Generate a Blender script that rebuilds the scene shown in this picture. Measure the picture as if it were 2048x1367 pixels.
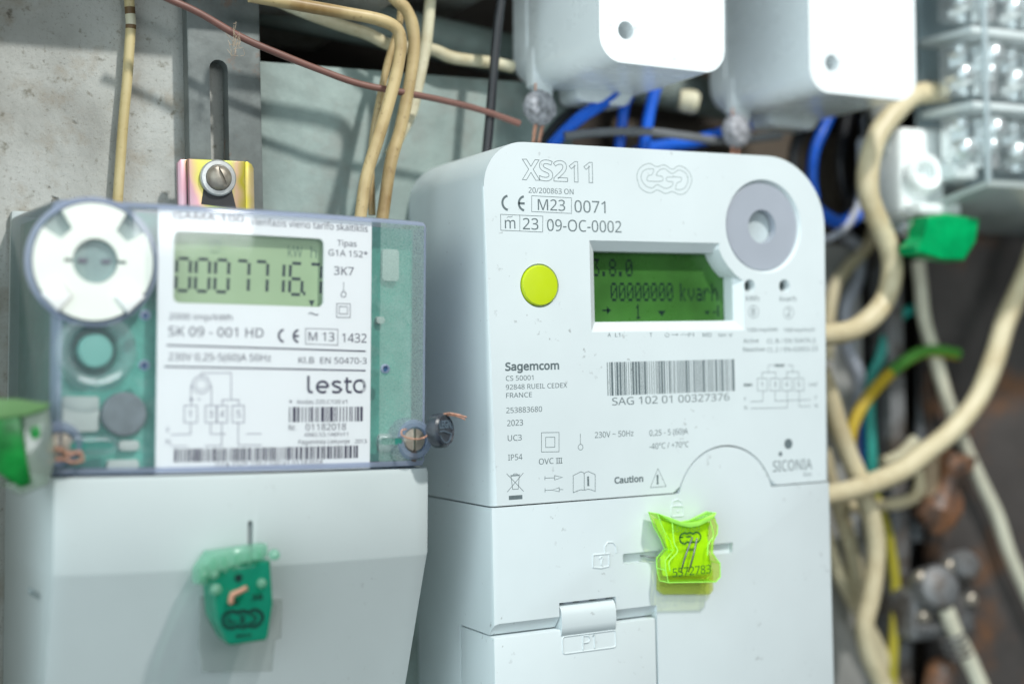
import bpy, bmesh, math, random, os
from mathutils import Vector, Matrix
random.seed(7)
S = 0.001                                   # all tables are in millimetres
for o in list(bpy.data.objects): bpy.data.objects.remove(o, do_unlink=True)
SC = bpy.context.scene; COL = SC.collection

# ------------------------------------------------------------ camera, world, lamps, exposure
cam_d = bpy.data.cameras.new('camera'); cam = bpy.data.objects.new('camera', cam_d); COL.objects.link(cam)
SC.camera = cam
right = Vector((0.88527901, -0.46451576, -0.02249877)); up = Vector((0.01505486, -0.01972825, 0.99969203)); fwd = Vector((0.46481656, 0.88534508, 0.01047178))
M = Matrix((right, up, -fwd)).transposed().to_4x4(); M.translation = Vector((-0.1854, -0.4245, 0.0))
cam.matrix_world = M
cam_d.lens = 50; cam_d.sensor_width = 36; cam_d.clip_start = 0.01; cam_d.clip_end = 20
cam_d.dof.use_dof = True; cam_d.dof.focus_distance = 0.4175; cam_d.dof.aperture_fstop = 4.3; cam_d.dof.aperture_blades = 0

world = bpy.data.worlds.new('World'); SC.world = world; world.use_nodes = True
wn, wl = world.node_tree.nodes, world.node_tree.links
bg = wn['Background']; bg.inputs[0].default_value = (0.80, 0.94, 0.98, 1)
tc = wn.new('ShaderNodeTexCoord'); dot = wn.new('ShaderNodeVectorMath'); dot.operation = 'DOT_PRODUCT'; dot.inputs[1].default_value = (-0.95, -0.10, 0.30)
mr = wn.new('ShaderNodeMapRange'); mr.inputs['From Min'].default_value = 0.15; mr.inputs['From Max'].default_value = 1.0; mr.inputs['To Min'].default_value = 0.028; mr.inputs['To Max'].default_value = 2.6
wl.new(tc.outputs['Generated'], dot.inputs[0]); wl.new(dot.outputs['Value'], mr.inputs[0]); wl.new(mr.outputs[0], bg.inputs[1])     # the room is brighter above and to the left

def area(name, loc, target, size, power, color, size_y=0):
    d = bpy.data.lights.new(name, 'AREA'); d.shape = 'RECTANGLE' if size_y else 'DISK'; d.size = size; d.size_y = size_y or size; d.energy = power; d.color = color
    o = bpy.data.objects.new(name, d); COL.objects.link(o); o.location = loc
    o.rotation_euler = (Vector(target) - Vector(loc)).to_track_quat('-Z', 'Y').to_euler()
    return o
area('work_lamp', (0.15, -0.60, 0.67), (0.04, 0, 0.0), 0.05, 6.9, (1.0, 0.985, 0.95))
area('room_lamp', (0.05, -0.92, 0.178), (0.0, 0, 0.03), 0.30, 1.5, (0.95, 0.99, 1.0), 0.14)

SC.view_settings.view_transform = 'Standard'; SC.view_settings.look = 'None'
SC.view_settings.exposure = 0; SC.view_settings.gamma = 1; SC.view_settings.use_curve_mapping = False
SC.render.engine = 'CYCLES'; SC.cycles.use_denoising = True
SC.cycles.transparent_max_bounces = 24; SC.cycles.max_bounces = 10

# ------------------------------------------------------------ measured tables (mm)
LABEL_TEXT = [('GAMA 100', -21.1, 32.2, 18.9, 1.85, 'b'), ('Vienfazis vieno tarifo skaitiklis', -0.6, 31.75, 34.51, 1.86, ''), ('Tipas', 24.56, 27.45, 5.91, 1.62, ''), ('G1A 152*', 21.94, 24.63, 12.04, 1.69, ''), ('3K7', 23.61, 19.45, 6.04, 2.27, ''), ('2000 imp/kWh', -21.69, 6.08, 16.6, 1.6, ''), ('SK 09 - 001 HD', -21.79, 1.77, 25.24, 2.47, ''), ('M 13', 16.29, 1.2, 7.64, 2.31, ''), ('1432', 26.24, 0.95, 7.6, 2.44, ''), ('230V 0,25-5(60)A 50Hz', -21.71, -4.54, 27.35, 1.86, ''), ('Kl.B  EN 50470-3', 13.47, -4.96, 20.42, 1.68, ''), ('Kodas 220.C100.V1', 13.24, -15.95, 14.77, 1.09, ''), ('*', 10.89, -16.12, 1.24, 1.13, 'b'), ('Nr.', 10.8, -23.13, 2.18, 1.58, ''), ('01182018', 15.69, -23.14, 12.03, 1.76, ''), ('4982.53.1A6Fv11', 15.36, -24.84, 12.92, 1.02, ''), ('Pagaminta Lietuvoje', 13.69, -26.84, 15.14, 1.12, ''), ('2013', 30.46, -26.94, 3.64, 1.07, ''), ('G1A 152* 220.C100.V1 01182018', -9.05, -32.49, 29.82, 1.32, ''), ('1', -16.42, -19.38, 1.22, 1.84, ''), ('3', -11.06, -19.42, 1.09, 1.84, ''), ('4', -8.11, -19.44, 1.1, 1.85, ''), ('5', -3.7, -19.48, 1.11, 1.86, ''), ('F', -21.94, -23.3, 0.75, 1.36, ''), ('N', -22.05, -26.34, 1.04, 1.37, '')]
LESTO = [('lesto', 15.93, -13.16, 14.39, 4.82, 'b')]
LESTO_O = [(31.76, -11.17)]
LABEL_LINES = [[(26.61, 17.59), (26.57, 14.74)], [(24.54, 11.53), (28.64, 11.57), (28.68, 7.77), (24.57, 7.75), (24.54, 11.53)], [(25.32, 10.75), (27.82, 10.73), (27.84, 8.72), (25.34, 8.71), (25.32, 10.75)], [(15.41, 4.47), (24.96, 4.44), (25.0, 0.09), (15.45, 0.24), (15.41, 4.47)], [(16.22, 8.39), (16.9, 8.79), (17.66, 8.43), (18.46, 8.16), (19.11, 8.47)], [(-22.21, -0.66), (4.62, -1.03), (33.6, -1.45)], [(-22.74, -6.2), (4.68, -6.52), (33.65, -6.83)]]
LABEL_DIAGRAM = [[(-13.18, -8.67), (-13.19, -7.81), (-5.26, -7.75), (-5.18, -14.81)], [(-7.52, -16.35), (-7.53, -14.81), (-3.12, -14.82), (-3.1, -16.37)], [(-15.3, -10.98), (-15.81, -10.98), (-15.75, -16.33)], [(-11.0, -11.12), (-10.47, -11.11), (-10.41, -16.35)], [(-14.19, -14.65), (-13.27, -14.65)], [(-17.51, -16.33), (-14.17, -16.33), (-14.12, -20.78), (-17.46, -20.75), (-17.51, -16.33)], [(-12.02, -16.34), (-9.08, -16.35), (-9.03, -20.82), (-11.97, -20.79), (-12.02, -16.34)], [(-8.92, -16.35), (-6.2, -16.36), (-6.15, -20.84), (-8.87, -20.82), (-8.92, -16.35)], [(-4.85, -16.36), (-1.67, -16.38), (-1.62, -20.88), (-4.8, -20.85), (-4.85, -16.36)], [(-15.79, -20.76), (-15.76, -23.76), (-20.89, -23.86)], [(-10.58, -20.8), (-10.54, -23.79), (3.24, -23.9)], [(-7.62, -20.83), (-7.56, -26.84), (-20.85, -26.83)], [(-3.21, -20.87), (-3.15, -26.82), (3.27, -26.86)]]
LABEL_CIRC = [(26.61, 14.09), (-13.16, -10.81), (-15.71, -14.74)]
LABEL_CE = [(8.33, 2.36), (13.61, 2.33), (11.01, 4.3), (11.05, 0.39)]
BAR1 = [(10.9, -16.8), (32.84, -20.87)]
BAR2 = [(-19.95, -27.53), (31.43, -30.99)]
LCD1 = [(-20.74, 29.13), (20.37, 29.05), (20.56, 10.27), (-20.52, 10.55)]
DIGITS = [('0', (-17.86, 17.62)), ('0', (-12.78, 17.69)), ('0', (-7.63, 17.76)), ('7', (-2.09, 17.85)), ('7', (3.1, 17.93)), ('1', (7.72, 18.01)), ('6', (13.1, 18.12)), ('7', (18.69, 18.23))]
DIGIT_H = [(-17.85, 22.26), (-17.75, 13.77), (-19.5, 20.34), (-16.15, 20.47)]
LCD_EXTRA = [(-9.23, 25.73), (12.44, 25.5), (18.97, 25.67), (15.46, 14.08), (18.07, 11.44)]
DIAL = [(-41.3, 20.16), (-55.89, 19.71), (-25.89, 20.7), (-40.82, 20.56)]
L_BUTTON = [(-39.75, -2.4)]
L_DISC = [(-31.91, -18.6)]
L_HOLES = [(-27.99, 6.95), (-28.08, -5.92), (39.35, -6.26)]
L_SLOT = [(-40.59, -26.32)]
L_SLOT2 = [(41.47, -26.58)]
L_SCREW = [(49.07, -26.29), (46.55, -26.27), (52.77, -26.41)]
L_SCREW2 = [(-47.05, -26.26)]
PCB_SPOTS = [(42.93, 23.3), (39.81, 7.51), (41.76, -27.22)]
L_NAIL = [(0.05, -51.98)]
BRACKET = [(-77.6, -12.0, 60.6), (-74.9, -12.0, 60.7), (-57.9, -12.0, 60.0), (-54.5, -12.0, 59.2), (-66.1, -12.0, 55.0), (-71.3, -12.0, 54.8), (-60.8, -12.0, 55.2)]
STRAP = [(-72.84, 59.47), (-50.74, 60.41), (-66.77, 59.73), (-60.92, 59.98), (-63.21, 90.92), (-72.13, 94.74), (-50.99, 107.98)]
FACE_TEXT = [('20/200863 ON', 14.69, 48.28, 15.35, 1.56, ''), ('M23', 17.7, 43.24, 9.33, 3.26, ''), ('0071', 30.25, 42.94, 10.92, 3.58, ''), ('23', 12.53, 37.42, 5.23, 3.31, ''), ('09-OC-0002', 20.7, 37.16, 26.0, 3.46, ''), ('m', 6.56, 37.56, 3.49, 3.29, ''), ('CS 50001', 5.76, -6.92, 9.15, 1.41, ''), ('92848 RUEIL CEDEX', 5.7, -9.5, 20.58, 1.42, ''), ('FRANCE', 5.72, -11.91, 8.55, 1.41, ''), ('253883680', 5.65, -16.34, 11.92, 1.57, ''), ('2023', 5.84, -20.12, 5.25, 1.71, ''), ('UC3', 5.94, -24.47, 4.62, 1.67, ''), ('IP54', 5.93, -30.13, 4.7, 1.7, ''), ('OVC', 16.11, -31.88, 4.93, 1.69, ''), ('III', 21.91, -31.96, 2.17, 1.7, 's'), ('230V ~ 50Hz', 35.54, -24.95, 13.75, 1.74, ''), ('0,25 - 5 (60)A', 55.07, -25.25, 14.39, 1.77, ''), ('-40°C / +70°C', 54.96, -29.34, 14.62, 1.77, ''), ('SAG 102 01 00327376', 41.91, -15.35, 43.68, 2.28, ''), ('Caution', 42.07, -39.13, 10.38, 2.01, 'b'), ('i', 32.49, -39.24, 1.77, 2.86, 'bs'), ('!', 57.3, -40.28, 1.03, 2.94, 'b'), ('A', 40.87, 5.41, 1.16, 1.2, ''), ('L1', 43.53, 5.37, 1.82, 1.2, ''), ('T', 56.01, 5.21, 0.97, 1.22, ''), ('P1', 70.36, 5.0, 2.19, 1.24, ''), ('MD', 75.9, 4.93, 3.37, 1.24, ''), ('NH', 82.05, 4.85, 2.72, 1.11, ''), ('kWh', 93.13, 16.2, 5.19, 1.64, ''), ('kvarh', 106.71, 16.09, 6.6, 1.67, ''), ('B', 95.15, 11.64, 1.54, 2.26, ''), ('2', 109.34, 11.36, 1.58, 2.29, ''), ('1000 imp/kWh', 93.28, 6.3, 12.29, 1.25, ''), ('1000 imp/kvarh', 107.88, 6.12, 12.9, 1.26, ''), ('Active', 91.6, 2.79, 6.09, 1.38, ''), ('CL B / EN 50470-3', 101.1, 2.54, 19.8, 1.41, ''), ('Reactive', 91.52, 0.0, 8.59, 1.39, ''), ('CL 2 / EN 62053-23', 101.02, -0.28, 20.75, 1.41, ''), ('Meter', 103.94, -5.19, 4.15, 1.1, 'b'), ('Main', 91.41, -11.14, 3.37, 1.09, 'b'), ('Load', 117.85, -11.74, 3.32, 1.19, ''), ('1', 98.26, -11.43, 1.0, 1.64, ''), ('3', 103.37, -11.57, 1.01, 1.65, ''), ('4', 108.07, -11.71, 1.12, 1.66, ''), ('5', 113.1, -11.87, 1.03, 1.67, ''), ('F', 91.5, -15.75, 0.94, 1.16, ''), ('N', 91.42, -18.48, 1.03, 1.16, ''), ('F', 120.23, -16.18, 0.95, 1.19, ''), ('N', 120.14, -18.87, 1.14, 1.19, ''), ('SICONIA', 102.23, -38.95, 15.98, 3.39, 'l'), ('Elec', 114.67, -41.15, 3.47, 1.18, '')]
MAKER = [('Sagemcom', 5.63, -4.05, 18.09, 2.47, 'b')]
MODEL = [('XS211', 12.79, 52.01, 24.09, 6.14, '')]
FACE_LINES = [[(15.71, 47.4), (29.28, 47.21), (29.16, 42.54), (15.59, 42.73), (15.71, 47.4)], [(5.23, 41.64), (19.33, 41.46), (19.13, 36.73), (5.19, 36.99), (5.23, 41.64)], [(11.6, 41.56), (11.48, 36.87)], [(7.25, 40.68), (7.79, 41.05), (8.37, 40.89), (9.2, 41.2)], [(17.2, -22.53), (23.15, -22.72), (23.0, -28.45), (17.05, -28.22), (17.2, -22.53)], [(18.58, -23.98), (21.68, -24.05), (21.61, -27.02), (18.5, -26.95), (18.58, -23.98)], [(30.48, -23.39), (30.4, -26.54)], [(5.29, -33.91), (10.81, -39.44)], [(10.82, -34.05), (5.36, -39.28)], [(6.73, -34.74), (9.46, -34.71), (9.02, -38.66), (7.17, -38.62), (6.73, -34.74)], [(6.52, -34.54), (9.8, -34.47)], [(7.49, -34.41), (7.66, -34.12), (8.71, -34.15), (8.88, -34.38)], [(18.03, -35.4), (17.99, -36.6)], [(18.01, -36.0), (21.28, -36.08)], [(21.3, -35.41), (23.97, -36.09), (21.26, -36.72), (21.3, -35.41)], [(17.98, -38.96), (17.94, -40.2)], [(17.96, -39.6), (20.28, -39.63)], [(20.28, -39.63), (22.81, -39.08), (22.77, -40.28), (20.28, -39.63)], [(22.79, -39.68), (24.13, -39.72)], [(27.69, -35.78), (29.24, -35.23), (30.35, -34.8), (31.23, -35.11), (31.53, -35.43), (31.98, -35.08), (33.0, -34.87), (34.1, -35.39), (35.33, -35.96), (35.2, -41.0), (33.96, -40.46), (32.64, -40.15), (31.53, -40.38), (30.21, -40.18), (29.1, -40.42), (27.55, -40.89), (27.69, -35.78)], [(31.53, -35.43), (31.4, -40.37)], [(54.95, -41.09), (57.91, -35.4), (60.75, -41.06), (54.95, -41.09)], [(61.94, 6.22), (61.7, 5.82), (61.91, 5.27), (62.46, 5.07), (63.06, 5.31), (63.3, 5.8), (63.02, 6.21)], [(62.5, 6.63), (62.48, 5.86)], [(64.21, 5.79), (66.51, 5.76)], [(65.96, 6.09), (66.51, 5.76), (65.94, 5.44)], [(67.5, 5.61), (68.26, 5.74), (68.83, 6.14)], [(69.05, 5.73), (70.05, 5.71)], [(85.83, 5.93), (86.15, 5.23), (86.66, 5.08), (87.19, 5.36), (87.48, 6.0)], [(86.69, 6.06), (86.65, 4.66)], [(101.27, -6.73), (101.34, -4.53), (103.4, -4.58)], [(109.31, -4.72), (111.26, -4.76), (111.19, -6.98)], [(98.71, -8.68), (98.77, -6.78), (104.25, -6.92), (104.19, -8.83)], [(108.71, -8.95), (108.78, -6.92), (113.76, -7.04), (113.7, -9.08)], [(96.89, -8.7), (100.75, -8.81), (100.63, -12.76), (96.77, -12.64), (96.89, -8.7)], [(101.99, -8.84), (105.85, -8.94), (105.72, -12.92), (101.87, -12.8), (101.99, -8.84)], [(106.86, -8.97), (110.8, -9.08), (110.68, -13.07), (106.74, -12.95), (106.86, -8.97)], [(111.78, -9.1), (115.72, -9.21), (115.59, -13.22), (111.66, -13.1), (111.78, -9.1)], [(98.95, -12.71), (98.85, -16.06), (93.96, -16.04)], [(103.84, -12.86), (103.74, -16.16), (118.42, -16.22)], [(108.77, -13.01), (108.6, -18.54), (93.89, -18.22)], [(113.71, -13.16), (113.55, -18.35), (118.36, -18.37)]]
FACE_CE = [(6.67, 45.05), (13.43, 45.11), (10.16, 47.58), (10.04, 42.73)]
FACE_CIRC = [(30.46, -27.46), (30.44, -28.3), (95.95, 12.73), (95.89, 10.72), (110.16, 12.39), (110.1, 10.36)]
FACE_DOTS = [(108.72, -30.26), (108.67, -31.93), (105.39, -33.39), (105.37, -34.15)]
FACE_BAR = [(40.37, -2.29), (87.82, -12.42)]
BIN_BAR = [(5.87, -40.42), (10.33, -41.64)]
LOGO = [[(52.66, 54.09), (53.41, 56.61), (55.51, 58.24), (57.8, 58.72), (60.07, 57.85), (62.86, 58.55), (65.85, 57.32), (68.45, 58.48), (71.24, 57.54), (73.06, 55.07), (72.5, 52.31), (70.56, 50.1), (68.19, 49.55), (65.65, 50.32), (63.08, 49.65), (60.1, 50.63), (57.78, 49.67), (55.28, 50.16), (53.28, 51.81)], [(58.91, 57.15), (58.4, 55.47), (56.78, 54.83), (56.74, 53.36), (61.8, 53.48), (61.97, 54.91), (59.91, 55.18), (60.96, 56.73), (63.06, 57.32), (65.81, 55.96), (68.41, 57.23), (70.97, 56.16), (71.71, 54.04), (70.37, 51.65), (68.23, 50.99), (66.93, 51.26), (67.59, 53.11), (68.87, 53.55), (68.91, 54.91), (63.91, 54.72), (63.88, 53.55), (66.06, 53.25), (65.23, 51.86), (62.98, 51.27), (60.15, 52.26), (58.28, 51.22), (56.01, 51.72), (54.33, 53.77), (54.76, 55.9), (56.84, 57.14)]]
R_LCD = [(40.23, 31.68), (87.5, 31.09), (89.49, 10.28), (40.43, 9.99)]
R_LCD_TXT = [('3.8.0', 40.43, 23.87, 13.43, 5.56, ''), ('00000000', 45.34, 16.55, 23.0, 5.89, ''), ('kvarh', 71.41, 16.49, 14.28, 6.02, ''), ('1', 54.64, 11.23, 1.79, 4.1, '')]
R_LCD_SYM = [(43.99, 13.61), (64.32, 12.68), (81.8, 12.73), (85.58, 12.99)]
R_LEDS = [(94.7, 20.96), (108.72, 21.0), (94.65, 19.35)]
SLOT_A = [(44.43, -60.42), (57.57, -64.05)]
SLOT_B = [(76.71, -60.1), (85.59, -63.69)]
LOCK_OPEN = [[(33.9, -59.99), (39.66, -60.02), (39.45, -63.83), (36.66, -64.16), (33.8, -63.69), (33.9, -59.99)], [(38.09, -59.89), (38.15, -57.65), (39.23, -56.61), (41.07, -56.76), (42.1, -57.97), (42.15, -60.01)], [(36.21, -61.3), (36.75, -60.68), (37.37, -61.27), (36.82, -62.03), (36.79, -63.14)]]
LOCK_SHUT = [[(62.64, -47.34), (66.79, -47.62)], [(62.9, -47.36), (63.05, -45.86), (64.77, -45.41), (66.31, -46.16), (66.53, -47.61)], [(64.66, -49.2), (65.18, -49.24)]]
TAB = [(22.22, -73.56), (41.42, -73.23), (41.16, -82.66), (22.02, -81.03)]
PLATE = [(22.74, -82.87), (41.41, -83.14), (41.26, -88.52), (22.59, -88.37)]
PP1 = [[(29.78, -87.87), (29.88, -83.88), (31.7, -83.86), (32.34, -84.91), (31.64, -85.86), (30.09, -85.91)], [(33.24, -84.26), (33.78, -83.65), (33.82, -87.89)]]
DOOR = [(1.91, -81.21), (21.79, -80.34), (41.5, -80.0), (55.74, -80.35), (56.52, -101.24), (3.49, -76.64), (21.34, -78.09), (41.57, -77.3), (55.81, -77.85)]
LIME = [(52.49, -48.25), (56.23, -49.66), (60.76, -51.39), (64.08, -52.06), (67.44, -51.88), (71.12, -50.65), (74.04, -49.65), (73.2, -51.23), (74.61, -53.48), (74.43, -56.05), (72.47, -58.48), (72.1, -61.89), (75.16, -65.16), (75.14, -69.47), (73.42, -70.81), (55.93, -69.4), (55.02, -65.52), (54.96, -62.56), (57.97, -59.86), (56.79, -56.8), (54.37, -52.81)]
LIME_TAIL = [(56.23, -66.17), (56.05, -72.54), (57.79, -73.99), (74.92, -75.66), (76.28, -74.49), (76.47, -67.98)]
LIME_WIRES = [[(64.59, -56.27), (61.19, -62.54), (61.22, -66.97)], [(66.33, -56.74), (64.26, -62.38), (63.98, -67.01)]]
LIME_TXT = [('5572783', 57.37, -67.81, 14.11, 2.54, ''), ('5572783', 57.5, -54.33, 10.22, 1.77, ''), ('eso', 62.51, -60.47, 3.39, 1.01, 'b')]
LIME_LOGO = [(64.06, -56.48), (60.07, -56.17), (68.07, -56.8), (64.1, -54.87), (64.01, -58.13)]
TEAL_BODY = [(-13.09, -57.77), (2.86, -56.41), (3.65, -67.44), (2.39, -76.05), (1.74, -76.96), (-7.51, -77.49), (-8.5, -76.78), (-11.82, -70.19)]
TEAL_TOP = [(-16.33, -61.41), (-16.37, -57.97), (-13.22, -53.42), (1.83, -52.11), (2.03, -55.17), (-1.78, -56.57), (-13.49, -57.82), (-13.77, -61.57)]
TEAL_TAIL = [(-12.56, -66.18), (9.72, -68.32), (9.48, -78.56), (7.24, -78.72), (7.16, -87.28), (-11.68, -85.9), (-12.74, -79.05)]
TEAL_LOGO = [(-4.73, -70.88), (-10.26, -70.48), (1.04, -71.3), (-4.76, -68.34), (-4.7, -73.42)]
TEAL_WIRE = [(-8.35, -66.44), (-7.88, -64.27), (-6.43, -63.73), (-4.15, -62.77)]
TEAL_MISC = [(-5.82, -60.35), (-11.79, -62.82), (0.28, -62.0), (-0.68, -65.44), (-4.52, -74.7), (3.54, -54.82)]
W_thin_left = (1.54, [(-89.3, -3.5, 111.9), (-88.9, -3.5, 104.5), (-88.7, -3.5, 100.1), (-89.2, -3.5, 94.2), (-90.1, -3.5, 83.8), (-91.4, -3.5, 72.0), (-92.5, -3.5, 60.2), (-93.4, -3.5, 49.9), (-94.2, -3.5, 39.6)])
W_brown = (1.05, [(-87.4, -22.0, 105.9), (-81.7, -22.0, 104.2), (-73.1, -22.0, 101.1), (-61.4, -22.0, 95.3), (-49.4, -22.0, 91.0), (-37.0, -22.0, 87.2), (-24.2, -22.0, 84.2), (-11.1, -22.0, 82.1), (2.4, -22.0, 80.7), (16.3, -22.0, 78.1), (30.6, -22.0, 75.2)])
W_tan_a = (1.9, [(-60.1, -28.0, 105.7), (-45.0, -28.0, 104.6), (-31.7, -28.0, 103.7), (-20.7, -28.0, 102.5), (-14.7, -28.0, 100.2), (-12.9, -28.0, 95.7), (-14.3, -28.0, 88.2), (-17.4, -28.0, 77.6), (-21.6, -28.0, 65.5), (-25.2, -28.0, 55.5), (-27.2, -28.0, 44.8), (-29.0, -28.0, 35.8)])
W_tan_b = (1.93, [(-15.3, -22.0, 114.2), (-12.1, -22.0, 110.6), (-8.5, -22.0, 108.2), (-6.2, -22.0, 103.3), (-6.2, -22.0, 95.7), (-7.9, -22.0, 84.5), (-11.2, -22.0, 71.2), (-14.8, -22.0, 60.4), (-17.4, -22.0, 45.7), (-19.3, -22.0, 35.0)])
W_cream_c = (1.9, [(4.2, -14.0, 118.9), (3.4, -14.0, 114.0), (1.2, -14.0, 100.3), (-0.9, -14.0, 87.6), (-3.5, -14.0, 78.7), (-7.1, -14.0, 72.0), (-11.5, -14.0, 63.9)])
W_cream_d = (1.99, [(-56.8, -8.0, 115.6), (-47.5, -8.0, 111.4), (-37.9, -8.0, 108.3), (-24.1, -8.0, 104.7), (-15.4, -8.0, 102.8), (-7.4, -8.0, 100.1), (5.8, -8.0, 99.5), (14.1, -8.0, 98.0), (26.7, -8.0, 96.8), (33.0, -8.0, 96.5), (35.6, -8.0, 96.2)])
W_tan_e = (1.16, [(-6.7, -16.0, 115.7), (-8.3, -16.0, 104.4), (-11.6, -16.0, 94.4), (-14.0, -16.0, 85.2), (-17.1, -16.0, 74.4), (-18.7, -16.0, 64.9), (-18.8, -16.0, 57.1), (-18.8, -16.0, 44.7)])
W_black = (1.52, [(26.3, -20.0, 119.7), (25.6, -20.0, 114.7), (23.8, -20.0, 100.9), (21.3, -20.0, 81.4), (19.2, -20.0, 66.1), (18.2, -20.0, 58.1)])
W_blue_a = (2.17, [(75.1, -12.0, 90.5), (68.0, -12.0, 85.8), (59.0, -12.0, 79.6), (51.0, -12.0, 72.9), (45.1, -12.0, 66.8), (41.2, -12.0, 61.6)])
W_blue_b = (1.91, [(82.6, -6.0, 90.3), (80.8, -6.0, 85.8), (79.0, -6.0, 77.9), (77.9, -6.0, 69.1)])
W_blue_c = (2.1, [(93.9, -8.0, 96.0), (91.0, -8.0, 88.8), (88.9, -8.0, 80.7), (86.2, -8.0, 67.5)])
W_blue_d = (2.33, [(139.2, -0.0, 83.9), (125.5, 0.0, 79.8), (113.2, -0.0, 76.1), (101.2, 0.0, 74.3), (91.6, 0.0, 72.4), (84.1, 0.0, 68.5)])
W_grey_e = (1.49, [(51.8, -14.0, 72.7), (65.5, -14.0, 74.9), (83.6, -14.0, 76.4), (100.2, -14.0, 75.7), (117.3, -14.0, 74.8), (141.9, -14.0, 78.3)])
W_black_f = (2.11, [(166.4, 0.0, 89.2), (161.9, -0.0, 81.4), (159.4, 0.0, 71.8), (160.8, 0.0, 62.4), (166.5, 0.0, 53.1), (177.3, 0.0, 49.6), (186.1, 0.0, 53.7), (191.9, 0.0, 63.5), (194.4, 0.0, 77.3), (194.3, 0.0, 90.9)])
W_blue_g = (1.93, [(183.8, 6.0, 93.2), (179.9, 6.0, 86.1), (175.1, 6.0, 77.2), (172.4, 6.0, 67.4), (173.5, 6.0, 57.8)])
W_blue_h = (2.67, [(157.0, -6.0, 58.8), (167.4, -6.0, 50.3), (177.3, -6.0, 47.9), (185.3, -6.0, 52.3), (190.6, -6.0, 62.4), (194.2, -6.0, 80.3), (197.6, -6.0, 93.0)])
W_pale_i = (1.52, [(159.5, -8.0, 40.9), (169.1, -8.0, 42.2), (177.7, -8.0, 46.9), (183.4, -8.0, 55.6), (186.0, -8.0, 68.1), (188.1, -8.0, 79.7)])
W_black_j = (1.96, [(194.4, 8.0, 96.1), (190.3, 8.0, 84.1), (188.6, 8.0, 72.2), (191.3, 8.0, 60.5), (198.1, 8.0, 50.9)])
W_black_k = (1.89, [(79.3, -2.0, 90.8), (69.0, -2.0, 85.8), (58.9, -2.0, 81.7), (48.9, -2.0, 71.7), (44.8, -2.0, 64.8)])
W_thick_one = (3.99, [(207.8, -30.0, 95.9), (201.7, -30.0, 94.7), (192.2, -30.0, 92.8), (182.8, -30.0, 86.8), (174.1, -30.0, 77.2), (169.3, -30.0, 66.4), (168.7, -30.0, 57.4), (171.7, -30.0, 48.4), (176.4, -30.0, 39.4), (178.8, -30.0, 30.3), (177.0, -30.0, 20.8), (170.8, -30.0, 13.0), (161.3, -30.0, 7.7), (149.3, -30.0, 5.5), (133.6, -30.0, 5.0)])
W_thick_loop = (2.55, [(207.6, 10.0, 49.3), (203.4, 10.0, 41.2), (192.8, 10.0, 32.2), (185.7, 10.0, 23.3), (182.6, 10.0, 11.5), (180.4, 10.0, -4.1)])
W_thick_two = (4.02, [(269.4, -20.0, 49.9), (261.8, -20.0, 33.8), (253.3, -20.0, 20.9), (245.8, -20.0, 8.1), (239.1, -20.0, -5.5), (230.0, -20.0, -20.8), (216.6, -20.0, -31.9), (202.3, -20.0, -39.8), (189.6, -20.0, -45.6), (174.9, -20.0, -50.0), (160.6, -20.0, -52.2), (142.1, -20.0, -52.8)])
W_thin_three = (2.72, [(220.1, 0.0, 34.7), (221.1, 0.0, 25.8), (223.2, -0.0, 10.9), (228.0, 0.0, -5.1), (234.2, 0.0, -21.3), (241.8, 0.0, -37.7), (251.4, 0.0, -54.4), (259.2, 0.0, -69.2), (267.1, 0.0, -86.2), (278.7, 0.0, -107.9), (285.6, 0.0, -119.0)])
W_thick_four = (3.77, [(159.4, -12.0, -7.5), (163.7, -12.0, -18.7), (167.7, -12.0, -30.0), (173.3, -12.0, -42.4), (179.8, -12.0, -56.8), (183.3, -12.0, -70.2), (183.4, -12.0, -81.5), (180.6, -12.0, -94.4), (177.8, -12.0, -103.5), (179.2, -12.0, -113.0), (183.8, -12.0, -122.9), (190.3, -12.0, -137.0)])
W_thick_five = (3.1, [(173.0, 4.0, -38.5), (177.4, 4.0, -54.1), (183.2, 4.0, -68.0), (187.0, 4.0, -79.9), (188.9, 4.0, -91.7), (190.0, 4.0, -103.4)])
W_thick_six = (2.93, [(173.7, 6.0, -69.4), (179.9, 6.0, -83.4), (186.5, 6.0, -95.6), (193.2, 6.0, -106.0), (201.0, 6.0, -118.6), (208.2, 6.0, -135.3)])
W_ground = (2.42, [(236.2, -4.0, -2.9), (226.9, -4.0, -1.6), (217.6, -4.0, -1.8), (207.1, -4.0, -5.7), (196.7, -4.0, -12.6), (187.2, -4.0, -20.6), (181.4, -4.0, -29.0), (178.4, -4.0, -38.4)])
W_teal = (2.18, [(231.1, 8.0, 14.7), (223.5, 8.0, 14.8), (216.3, 8.0, 12.2), (210.8, 8.0, 5.7), (205.8, 8.0, -3.6), (202.1, 8.0, -13.4), (200.2, 8.0, -26.2), (200.8, 8.0, -40.1), (200.9, 8.0, -59.8), (199.6, 8.0, -75.5)])
W_blue_l = (1.99, [(199.7, 12.0, -24.3), (200.8, 12.0, -36.3), (201.0, 12.0, -48.2), (201.8, 12.0, -62.2), (202.8, 12.0, -72.2)])
W_yellow = (2.17, [(198.6, 4.0, -57.4), (203.8, 4.0, -71.5), (207.0, 4.0, -85.5), (208.1, 4.0, -99.4), (207.2, 4.0, -111.1), (205.2, 4.0, -124.7), (204.2, 4.0, -138.3)])
W_clamp_a = (2.36, [(216.4, 0.0, -36.5), (208.4, -0.0, -42.0), (199.3, 0.0, -44.5)])
W_extra_a = (2.57, [(193.7, 12.0, 45.2), (201.2, 12.0, 39.4), (198.8, 12.0, 27.4), (192.8, 12.0, 15.5), (194.8, 12.0, -0.4), (199.6, 12.0, -12.4), (197.8, 12.0, -26.2)])
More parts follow.
